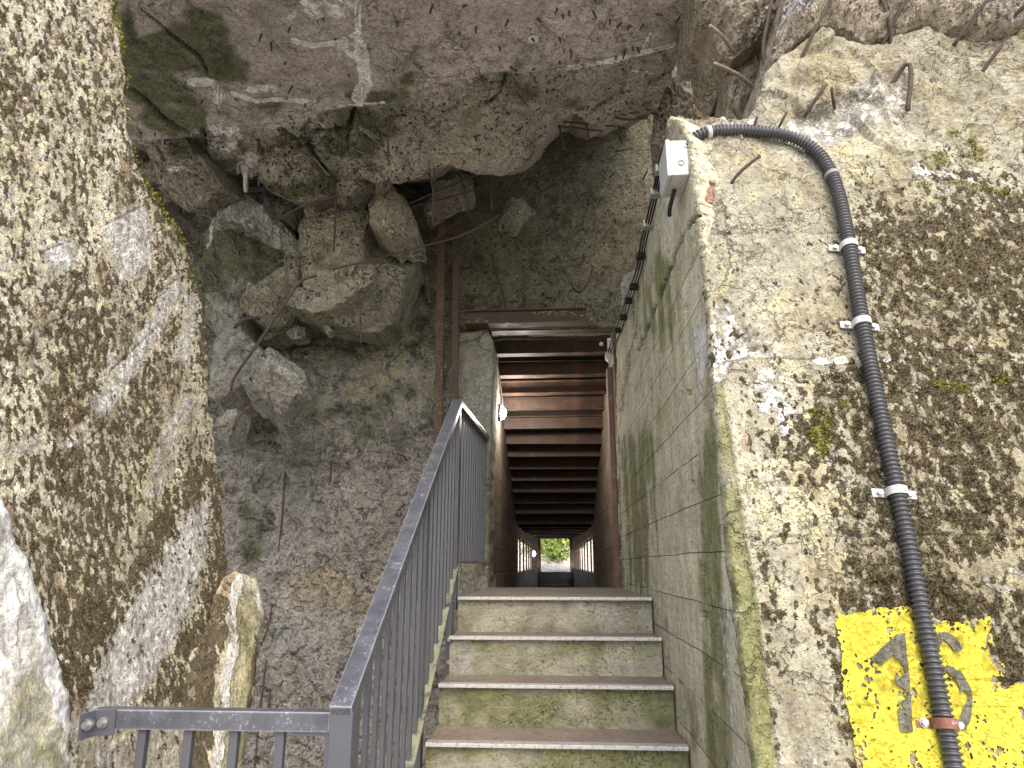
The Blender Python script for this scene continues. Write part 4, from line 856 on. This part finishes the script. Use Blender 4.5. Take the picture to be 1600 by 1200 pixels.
# ------------------------------------------------ low railing on the left
lrl = empty('low_railing', (-.95, 1.87, -.066), 'low dark grey railing between the stair post and the mossy slab', 'railing')
zL = at(520, 1126, 1.87)[2]; xl = at(150, 1130, 1.87)[0]; xr_ = XR-.032
MB().bar((xl, 1.87, zL), (xr_, 1.87, zL), .045, .048, (0, 0, 1), .004).build('top_rail', M['steelworn'], lrl)
for px in (224, 296, 367, 439, 505):
    x = at(px, 1150, 1.87)[0]
    if px < 500: MB().box((x-.0115, 1.86, .06), (x+.0115, 1.88, zL-.022), .002).build('baluster', M['steel'], lrl)
MB().bar((xl, 1.87, .06), (xr_, 1.87, .06), .045, .03, (0, 0, 1), .003).build('bottom_rail', M['steel'], lrl)
pa, pb = at(124, 1137, 1.80), at(180, 1128, 1.845)
br = MB().bar(pa, at(148, 1130, 1.838), .006, .062, (0, 0, 1), .001).bar(at(147.5, 1130, 1.838), pb, .006, .062, (0, 0, 1), .001).build('bracket', M['steel'], lrl)
for px, py, yy in ((137, 1132, 1.812), (161, 1129, 1.838)):
    c = at(px, py, yy); MB().tube([c+(0, .006, 0), c-(0, .004, 0)], .014, 14).tube([c-(0, .003, 0), c-(0, .014, 0)], .009, 6).build('bolt', M['bolt'], br)
MB().box((xr_-.10, 1.855, zL-.034), (xr_, 1.885, zL-.0245), .001).box((xr_-.012, 1.855, zL-.13), (xr_-.0005, 1.885, zL-.034), .001).build('bracket', M['steel'], lrl)

# ================================================================== conduit, clamps, box, cables, lamps
def on_front(px, py, off): return EYE+rays([(px, py)])[0]*frontD(np.array([(px, py)]))[0]+NFo*off
cpx = [(1066, 240, .0), (1078, 226, .02), (1095, 219, .034), (1130, 216, .036), (1170, 217, .036), (1210, 220, .036), (1245, 230, .034), (1275, 250, .032), (1295, 282, .030), (1307, 320, .030), (1316, 365, .030), (1320, 387, .030), (1339, 507, .030), (1362, 630, .032), (1392, 770, .032), (1413, 870, .032), (1436, 990, .032), (1465, 1133, .032), (1479, 1200, .032), (1500, 1300, .032)]
path = resample(chaikin([on_front(*p) for p in cpx], 3), .0021)
Lc = np.arange(len(path))*.0021
rad = .0195+.0032*np.clip(np.sin(Lc/.0128*2*math.pi)*1.6, -1, 1)
cd = MB().tube(path, rad, 14).build('conduit', M['conduit'], None, True)
tag(cd, 'thick black corrugated conduit arching from the junction box and running down the mossy wall', 'conduit')
def near_path(px, py):
    q = project(path); i = int(np.argmin(((q-(px, py))**2).sum(1))); return path[i], (path[min(i+6, len(path)-1)]-path[max(i-6, 0)])
def clamp(px, py, label, mat, rusty=False):
    c, t = near_path(px, py); t = t/np.linalg.norm(t); s = np.cross(t, NFo); s /= np.linalg.norm(s); s = s if s[0] > 0 else -s
    r = empty('pipe_clamp', c, label, 'clamp', 'clamps holding the conduit to the mossy wall'); m = MB(); P2 = []
    for a in np.linspace(0, math.pi, 13): P2.append(c+s*math.cos(a)*.0245+NFo*math.sin(a)*.0245)
    P2 = [c+s*.0245-NFo*.019]+P2+[c-s*.0245-NFo*.019]
    for a, b in zip(P2[:-1], P2[1:]): m.bar(a, b, .022, .003, np.cross(b-a, t))
    m.build('strap', M[mat], r)
    for sg in (-1, 1):
        e = c+s*sg*.040-NFo*.019
        f = MB().bar(e-s*.019, e+s*.019, .024, .005, NFo, .0015).build('foot', M[mat], r)
        MB().tube([e, e+NFo*.012], .008, 6).tube([e-NFo*.0, e+NFo*.005], .0105, 14).build('screw', M['bolt'], f)
    return r
clamp(1319, 385, 'white pipe clamp, topmost on the conduit, just below its bend', 'plasticw')
clamp(1340, 506, 'white pipe clamp on the conduit beside the upper moss patch, second from the top', 'plasticw')
clamp(1392, 770, 'white pipe clamp halfway down the conduit amid dark moss', 'plasticw')
clamp(1465, 1133, 'rusty red pipe clamp on the conduit over the yellow number patch', 'rustclamp')
def band(px, py, label, mat, wd):
    c, t = near_path(px, py); t = t/np.linalg.norm(t)
    o = MB().tube([c-t*wd, c-t*wd*.9, c+t*wd*.9, c+t*wd], [.0228, .0246, .0246, .0228], 18).build('cable_tie', M[mat], None, True); tag(o, label, 'cable tie')
band(1110, 219, 'white band round the conduit next to the junction box', 'plasticw', .008)
band(1302, 272, 'dark grey ring round the conduit at the end of its bend', 'plasticg', .007)

# junction box on the stair wall's front corner
jc = at(1058, 252, 2.30); jx = empty('junction_box', at(1058, 300, 2.3), 'weathered white electrical junction box on the wall corner at the end of the conduit', 'junction box')
bl = [at(1036, 308, 2.34), at(1071, 308, 2.26), at(1078, 222, 2.26), at(1050, 218, 2.32)]
x1 = XW-.008; 
def jbox(a, b, nm, mat, bev, par): return MB().box(a, b, bev).build(nm, M[mat], par)
zlo, zhi = at(1066, 273, 2.16)[2], at(1064, 219, 2.16)[2]
xa = at(1049, 260, 2.16)[0]; xb = at(1077, 260, 2.16)[0]
d_ = rays([(1052, 309)])[0]; y2 = (zlo-1.6)/d_[2]
body = jbox((xa, 2.16, zlo), (xb, y2, zhi), 'body', 'plasticw', .005, jx)
jbox((xa-.016, 2.156, zlo-.003), (xa-.0005, y2+.004, zhi+.003), 'lid', 'plasticw', .004, jx)
c = np.array(((xa+xb)/2+.004, 2.1585, zlo+(zhi-zlo)*.34))
for r0, r1 in ((.0105, .0014), (.0072, .001)):
    ring = [c+np.array((math.cos(a)*r0, 0, math.sin(a)*r0)) for a in np.linspace(0, 2*math.pi, 29)]; MB().tube(ring, r1, 6).build('knockout_ring', M['plasticg' if r0 > .009 else 'plasticw'], body, True)
for i in range(7):
    u, v = random.random(), random.random(); q = np.array((xa+.008+(xb-xa-.016)*u, 2.18+(y2-2.20)*v, zlo+.001)); MB().tube([q+(0, 0, .002), q-(0, 0, .0015)], .004, 8).build('screw_hole', M['plasticg'], body)
# cable from the box, cable bundle along the wall top
def cab(pts, r=.005, x=None): return MB().tube(resample(chaikin([at(p[0], p[1], p[2]) for p in pts], 3), .02), r, 7)
wall_y = lambda px, py: float(plane_depth((XW-.012, 0, 0), (1, 0, 0))(np.array([(px, py)]))[0])
tag(cab([(1054, 296, 2.24), (1050, 312, 2.25), (1046, 326, 2.28), (1046, 338, 2.3)], .008).build('cable', M['black'], None, True), 'short black cable end poking out below the junction box', 'cable')
cb = empty('cable_bundle', at(1000, 400, 3.6), 'three black cables clipped along the top edge of the stair wall, down to the doorway', 'cables')
bp = [(1040, 232), (1030, 272), (1018, 330), (1004, 382), (1000, 420), (984, 462), (972, 500), (960, 530), (954, 552)]
for k in range(3):
    o = [(px+(k-1)*3.6, py+(k-1)*1.4, wall_y(px+4, py)-.02) for px, py in bp]; cab(o, .0048).build('cable', M['black'], cb, True)
for i, (px, py) in enumerate(((1032, 266), (1024, 302), (1012, 352), (1001, 400), (990, 448), (982, 470), (974, 496), (966, 516))):
    c = at(px, py, wall_y(px+4, py)-.02); MB().box(c-(.024, .02, .016), c+(.024, .02, .016), .003).build('clip', M['black' if i > 2 else 'plasticg'], cb)
tag(cab([(770, 531, 5.2), (800, 528, 5.2), (840, 530, 5.2), (880, 528, 5.2), (920, 527, 5.2), (952, 524, 5.15)], .0065).build('cable', M['black'], None, True), 'black cable strung across below the first ceiling beam', 'cable')
tag(cab([(771, 532, 5.18), (777, 570, 5.4), (783, 610, 5.8), (785, 634, 5.95)], .0075).build('cable', M['black'], None, True), 'black cable running down the left passage wall to the lit lamp', 'cable')
sp = empty('junction_box', at(953, 540, 5.1), 'small grey junction box on the right at the doorway top', 'junction box'); c = at(952, 538, 5.1)
MB().box(c-(.016, .03, .04), c+(.016, .03, .04), .004).build('body', M['plasticg'], sp); MB().box(c-(.018, .034, .042), c+(.018, -.0305, .042), .002).build('lid', M['plasticw'], sp)
sg = empty('sensor', at(941, 538, 5.1), 'small pale motion sensor beside the grey junction box', 'sensor'); c = at(940, 537, 5.06)
MB().tube([c+(.005, .03, .005), c+(-.004, -.012, -.006)], [.013, .017], 12).build('head', M['plasticw'], sg, True); MB().bar(c+(.006, .03, .005), c+(.05, .06, .02), .012, .012).build('arm', M['black'], sg)
def lamp(c, name, label, lit, sx):
    """bulkhead lamp: base plate, glass dome, wire guard"""
    r = empty(name, c, label, 'lamp'); R0 = .043; H = .05
    MB().box(c+np.array((0 if sx > 0 else -.02, -.05, -.075)), c+np.array((.02 if sx > 0 else 0, .05, .075)), .008).build('base', M['black' if lit else 'plasticw'], r)
    V = []; F = []; K, J = 9, 16
    for i in range(K):
        a = i/(K-1)*math.pi/2
        for j in range(J):
            b = 2*math.pi*j/J; V.append(c+np.array((sx*(.02+H*math.sin(a)), R0*math.cos(a)*math.cos(b), .062*math.cos(a)*math.sin(b)+0)))
    F = [(i*J+j, i*J+(j+1) % J, (i+1)*J+(j+1) % J, (i+1)*J+j) for i in range(K-1) for j in range(J)]
    mk('glass', V, F, (M['glow'] if c[1] < 9 else M['glowfar']) if lit else M['plasticw'], r, True); return r
c = np.array((-.497, 6.0, 2.93)); lamp(c, 'wall_lamp', 'lit oval bulkhead lamp glowing on the left passage wall', True, 1)
L = bpy.data.lights.new('lamp_light', 'POINT'); L.energy = 11; L.shadow_soft_size = .05; L.color = (1, .94, .85); lo = bpy.data.objects.new('lamp_light', L); lo.location = c+(.14, 0, 0); sc.collection.objects.link(lo)
c = np.array((-.497, 15.0, 1.80)); lamp(c, 'wall_lamp', 'far lit lamp between the openings of the left passage wall', True, 1)
c = np.array((.497, 5.25, 3.22)); lamp(c, 'wall_lamp', 'unlit white bulkhead lamp on the right passage wall near the doorway', False, -1)

# ================================================================== rebars
gap = 4.35
for pts, dep, lb, r_ in (
    ([(1240, 112, -.02), (1262, 74, .08), (1288, 27, .16)], frontD, 'straight rusty rebar slanting up from the sunlit rubble, left of the hooked ones', .0075),
    ([(1326, -20, .1), (1352, 30, .12), (1375, 60, .08), (1395, 80, -.02)], frontD, 'long thin rebar running down from the top edge to the crack', .0075),
    ([(1374, 80, -.02), (1384, 58, .08), (1398, 36, .14), (1412, 24, .15), (1424, 21, .12)], frontD, 'hooked rebar curling over beside the long thin one', .0075),
    ([(1492, 68, -.02), (1512, 42, .1), (1545, 22, .14), (1549, 15, .15), (1530, 15, .16)], frontD, 'bent rebar with a folded tip at the upper right', .008),
    ([(1560, 46, .0), (1580, 42, .1), (1596, 32, .14), (1630, 36, .1)], frontD, 'dark looped rebar at the right edge on the rubble', .009),
    ([(1416, 178, .01), (1413, 145, .05), (1411, 122, .06), (1404, 116, .06), (1388, 140, -.02)], frontD, 'greyish hairpin rebar standing out of the lime-white rubble', .009),
    ([(1526, 125, -.01), (1545, 99, .08)], frontD, 'short thick rebar stump on the mossy upper right', .008),
    ([(1258, 180, -.01), (1268, 170, .05), (1279, 156, .07)], frontD, 'rebar stub with a torn base in the white lime patch, left one', .007),
    ([(1306, 168, -.01), (1291, 154, .05)], frontD, 'rebar stub in the white lime patch, right one', .006),
    ([(1140, 290, -.01), (1150, 280, .03), (1178, 267, .07)], frontD, 'rebar stub poking from the wall under the conduit arch', .006),
    ([(1214, 204, -.01), (1222, 192, .05)], frontD, 'tiny rebar stub just above the conduit arch', .005),
    ([(1176, 204, -.01), (1178, 196, .04)], frontD, 'tiny dark rebar spike beside the yellow-topped lump', .005)):
    rebar(pts, dep, lb, r_, 'rebar', None, NFo)
rebar([(1105, 53, .05), (1130, 56, 0), (1155, 59, -.1)], 2.66, 'pale rebar end pointing left from the top tan block, upper one', .009, 'rebarpale')
rebar([(1111, 111, .05), (1150, 114, 0), (1192, 118, -.1)], 2.72, 'pale rebar end pointing left below the tan blocks, lower one', .010, 'rebarpale')
rebar([(1209, -15, 0), (1200, 30, 0), (1194, 60, 0), (1192, 90, 0), (1200, 108, 0), (1184, 128, 0), (1182, 176, 0)], 2.56, 'long bent rebar hanging down between tan blocks and sunlit rubble', .009)
for pts, lb in (([(1100, 30, 0), (1090, 50, 0), (1090, 90, 0), (1104, 140, 0), (1116, 195, 0)], 'outer black cable hanging in the dark gap by the roof edge'), ([(1096, 34, 0), (1108, 70, 0), (1114, 110, 0), (1117, 195, 0)], 'middle black cable hanging in the dark gap by the roof edge'), ([(1110, 28, 0), (1118, 60, 0), (1126, 90, 0), (1124, 130, 0), (1127, 195, 0)], 'thick black cable hanging nearest the tan blocks in the dark gap')):
    rebar(pts, 3.5, lb, .016, 'root', None, (0, -1, 0), 'cable', 'cable')
for pts, dep, lb, r_ in (
    ([(636, 178, 0), (622, 194, .08), (611, 212, .1), (613, 272, .1)], 3.7, 'long bent rebar hanging from the roof beside the green corner block', .007),
    ([(624, 259, 0), (604, 284, 0), (577, 325, 0)], 4.0, 'straight rebar leaning across the rounded block', .008),
    ([(520, 421, 0), (581, 406, 0), (675, 381, 0), (722, 369, 0), (782, 336, 0)], 4.2, 'very long thin rebar sweeping across the rubble past the steel posts', .006),
    ([(684, 391, 0), (668, 387, 0), (681, 371, 0), (706, 352, 0), (731, 334, 0), (757, 330, 0)], 4.75, 'looped rebar curling round the left steel post', .006),
    ([(697, 416, 0), (706, 398, 0), (716, 387, 0), (738, 377, 0)], 4.85, 'short curved rebar between the two steel posts', .006),
    ([(437, 341, 0), (475, 320, 0), (528, 306, 0)], 4.12, 'grey rebar lying across the top of the square block', .008),
    ([(525, 309, 0), (523, 353, 0), (521, 394, 0)], 4.10, 'straight rebar hanging down the face of the square block', .007),
    ([(365, 611, .03), (360, 597, 0), (403, 537, 0), (453, 462, 0), (469, 437, 0), (490, 426, -.05)], 3.78, 'long bent rebar leaning over the lower chunks', .009),
    ([(566, 466, 0), (563, 494, 0), (564, 537, 0)], 4.2, 'thin rebar hanging below the wide tan chunk', .006),
    ([(366, 513, 0), (380, 498, 0), (394, 489, -.1)], 4.0, 'thick short rebar bridging the grey slab-like chunk', .012),
    ([(402, 539, 0), (410, 547, 0), (414, 558, 0)], 3.7, 'little curved rebar on the top of the jutting pale chunk', .005),
    ([(364, 673, 0), (371, 650, 0), (395, 616, -.1)], 3.75, 'rebar slanting below the jutting pale chunk beside the grey stone', .008),
    ([(419, 614, 0), (427, 640, 0), (430, 666, 0)], 3.9, 'thin rebar dangling under the jutting pale chunk', .006),
    ([(640, 318, 0), (690, 296, 0), (742, 274, 0)], gap, 'rusty rebar running up along the dark gap, upper of two', .007),
    ([(636, 324, 0), (728, 302, 0), (770, 284, 0), (820, 258, 0)], 4.5, 'long rebar running along the dark gap, lower of two', .007),
    ([(665, 253, 0), (678, 294, 0), (676, 348, 0)], 4.0, 'rebar hanging from the roof edge left of the steel posts', .006),
    ([(679, 257, 0), (679, 285, 0)], 3.95, 'short rebar hanging from the roof edge left of the steel posts', .005),
    ([(717, 272, 0), (728, 300, 0), (732, 332, 0)], 4.2, 'bent rebar hanging in front of the right steel post', .006),
    ([(767, 272, 0), (768, 328, 0)], 4.2, 'straight rebar hanging from the roof edge over the rear wall', .006),
    ([(906, 167, 0), (940, 177, 0), (978, 189, 0), (1012, 184, 0)], 3.86, 'long rebar stretched under the right part of the roof edge', .008),
    ([(870, 197, 0), (943, 205, 0)], 3.95, 'lower rebar of the torn mat at the right gap', .007),
    ([(878, 190, 0), (964, 198, 0)], 3.93, 'upper rebar of the torn mat at the right gap', .007),
    ([(874, 196, 0), (881, 233, 0)], 3.9, 'left upright of the torn rebar mat at the right gap', .007),
    ([(914, 189, 0), (921, 217, 0)], 3.9, 'right upright of the torn rebar mat at the right gap', .007),
    ([(846, 234, 0), (880, 233, 0), (918, 230, 0)], 4.6, 'rebar lying level in the black gap over the rear wall', .007),
    ([(962, 237, 0), (988, 237, .05)], 5.15, 'short level rebar poking from the upper rear wall', .007),
    ([(769, 395, 0), (774, 425, .03), (787, 460, .03), (790, 484, .02)], 5.16, 'wavy rebar hanging on the rear wall above the lintel', .008),
    ([(865, 435, .15), (890, 421, .06), (913, 409, -.05), (912, 396, 0)], 5.16, 'straight rebar poking out of the rear wall above the lintel', .008),
    ([(926, 416, 0), (924, 432, .05), (913, 456, .06), (904, 462, .05), (896, 451, 0)], 5.12, 'hook-shaped rebar hanging on the rear wall right of centre', .009),
    ([(720, 420, 0), (746, 424, .08)], 5.16, 'short rebar sticking out right of the steel posts', .007),
    ([(751, 416, .05), (764, 420, 0), (764, 412, .0)], 5.14, 'forked rebar end on the rear wall near the steel posts', .006),
    ([(829, 313, 0), (850, 306, .1), (873, 301, .12)], 5.1, 'rebar pointing right from the pale chunk on the rear wall', .007),
    ([(778, 462, 0), (783, 480, 0)], 5.14, 'short rebar above the left end of the lintel', .006),
    ([(895, 299, .06), (906, 313, 0)], 5.16, 'rebar spike high on the rear wall, right of the pale chunk', .007),
    ([(856, 308, .05), (871, 317, 0)], 5.16, 'rebar spike on the rear wall just right of the pale chunk', .007)):
    rebar(pts, dep, lb, r_)
rebar([(331, 671, .05), (353, 663, .0)], 3.6, 'pale thick rebar end poking out from behind the mossy slab', .012, 'rebarpale')
for pts, lb in (([(454, 632), (453, 680), (451, 718)], 'exposed upright rebar in the rough wall under the green stain'), ([(522, 667), (519, 710), (517, 754)], 'exposed upright rebar in the middle of the rough wall'), ([(446, 738), (443, 800), (434, 881), (424, 972), (412, 1000)], 'long upright rebar exposed down the rough wall beside the green stain'), ([(417, 1032), (406, 1120), (398, 1220)], 'dark rebar running down the rough wall behind the low railing'), ([(423, 1081), (421, 1112)], 'short rebar spike behind the low railing')):
    rebar([(*p, .012) for p in pts], leftD, lb, .007, 'rebar')
S1 = 'short rusty rebar stub poking from the underside of the roof slab'; g1 = 'rebar stubs in the roof slab'
c1 = [(775, 210), (855, 300), (890, 420), (590, 492), (430, 505), (945, 517), (1150, 365), (1388, 352), (1585, 28), (200, 657), (300, 830), (110, 657), (860, 575), (260, 720)]
c2 = [(112, 28), (295, 28), (330, 115), (490, 90), (735, 38), (765, 78), (745, 190), (750, 308), (505, 335), (360, 385), (1000, 95), (1110, 120), (1360, 82), (1080, 240), (1335, 195), (80, 495), (190, 478), (635, 350), (800, 242), (548, 652), (430, 790), (360, 732), (405, 690), (390, 560), (1075, 500), (870, 400), (1110, 230), (268, 800)]
r4 = np.random.default_rng(44); c3 = [(float(x), float(y)) for x, y in zip(r4.uniform(300, 1040, 60), r4.uniform(4, 255, 60)) if y < 70+.0*x or (x > 640 and y < 250)][:34]
for px, py in c3+[(180+a/3.2, b/3.2) for a, b in c1]+[(640+a/3.2, b/3.2) for a, b in c2]:
    a = at_roof(px, py, -.02); L_ = random.uniform(.02, .06); d = np.array([random.gauss(0, .35), -.2+random.gauss(0, .3), -1]); d /= np.linalg.norm(d)
    tag(MB().tube([a, a+d*(.012+L_*.5), a+d*(.02+L_)+np.array([random.gauss(0, .006), 0, 0])], [.006, .0058, .0055], 7).build('rebar', M['rebar'], None, True), S1, 'rebar', g1)
S2 = 'bent rusty rebar stub poking from the rough wall behind the stair railing'; g2 = 'rebar stubs in the rough wall'
for px, py in [(320+a/3.75, 480+b/3.75) for a, b in [(600, 285), (830, 268), (595, 480), (800, 483), (995, 462), (1160, 1152), (915, 1175), (1240, 232), (790, 605), (985, 610), (460, 730), (1190, 905)]]+[(568, 905)]:
    a = at(px, py, leftD(np.array([(px, py)]))[0]+.02); d = np.array([random.gauss(0, .5), -1, random.gauss(0, .3)]); d /= np.linalg.norm(d); e = np.array([random.choice((-1, 1))*.05, -.01, random.gauss(-.01, .02)])
    tag(MB().tube([a, a+d*.07, a+d*.08+e*.5, a+d*.08+e], [.007]*4, 7).build('rebar', M['rebar'], None, True), S2, 'rebar', g2)
S3 = 'short rebar stub poking from the pitted wall above the doorway'; g3 = 'rebar stubs above the doorway'
for px, py in ((860, 411), (852, 465), (805, 470), (857, 478), (766, 375), (947, 284), (1002, 285), (1010, 300), (741, 468), (760, 470), (690, 480), (963, 346), (798, 358), (800, 363), (938, 495)):
    a = at(px, py, 5.24); d = np.array([random.gauss(0, .5), -1, random.gauss(-.2, .3)]); d /= np.linalg.norm(d)
    tag(MB().tube([a, a+d*.06, a+d*random.uniform(.09, .13)], [.0075]*3, 7).build('rebar', M['rebar'], None, True), S3, 'rebar', g3)

# ================================================================== moss growing on the walls
def pick(W, m, n, thr, seed, nrm=None):
    r = np.random.default_rng(seed); i = np.where(m > thr)[0]; i = r.choice(i, min(n, len(i)), False); return W[i]
k = len(sP); tufts('moss', pick(sW, sA['moss'][:k], 9000, .74, 1), NS, .0075, 'mossbrown', 'brown crusty moss covering the tall left slab', 1, 1, 4)
k = len(fP); tufts('moss', pick(fW, fA['moss'][:k], 9000, .70, 2), NFo, .0075, 'mossdark', 'dark brown moss cushions spread over the right wall', 2, 1, 4)
gmask = lambda P, W, *s: noisy(blob(*s), (14, 14, 14), .8)(P, W)
gr = gmask(fP, fW, ('e', 1275, 680, 26, 40, .7), ('l', [(1435, 290), (1500, 285), (1580, 305)], 8, .9), ('l', [(1450, 600), (1510, 612)], 9, .9), ('e', 1560, 595, 20, 12, .7), ('e', 1500, 220, 60, 36, .5), ('e', 1460, 250, 30, 20, .6), ('e', 1315, 632, 10, 6, .8), ('e', 1530, 690, 8, 8, .8))
tufts('moss', pick(fW, gr, 1700, .62, 3), NFo, .008, 'mossgreen', 'yellow-green moss tufts dotted on the right wall', 3, 1, 4)
ed = line_dist(sP, slab_poly, True); wgt = (ed < 9)*np.clip(blob(('l', [(184, -20), (190, 45), (197, 80)], 16, 1), ('l', [(232, 285), (262, 325), (290, 372)], 16, 1), ('l', [(214, 235), (225, 268)], 10, .7), ('l', [(200, 100), (206, 190)], 8, .45), ('l', [(296, 396), (326, 480)], 8, .55), ('l', [(331, 540), (345, 700)], 6, .3))(sP, sW)*1.3, 0, 1)
tufts('moss', pick(sW, wgt*np.random.default_rng(4).random(len(wgt)), 1500, .28, 4), (.5, -.5, .3), .015, 'mossgreen', 'bright green moss fringe along the edge of the tall left slab', 4, 1.0, 6)
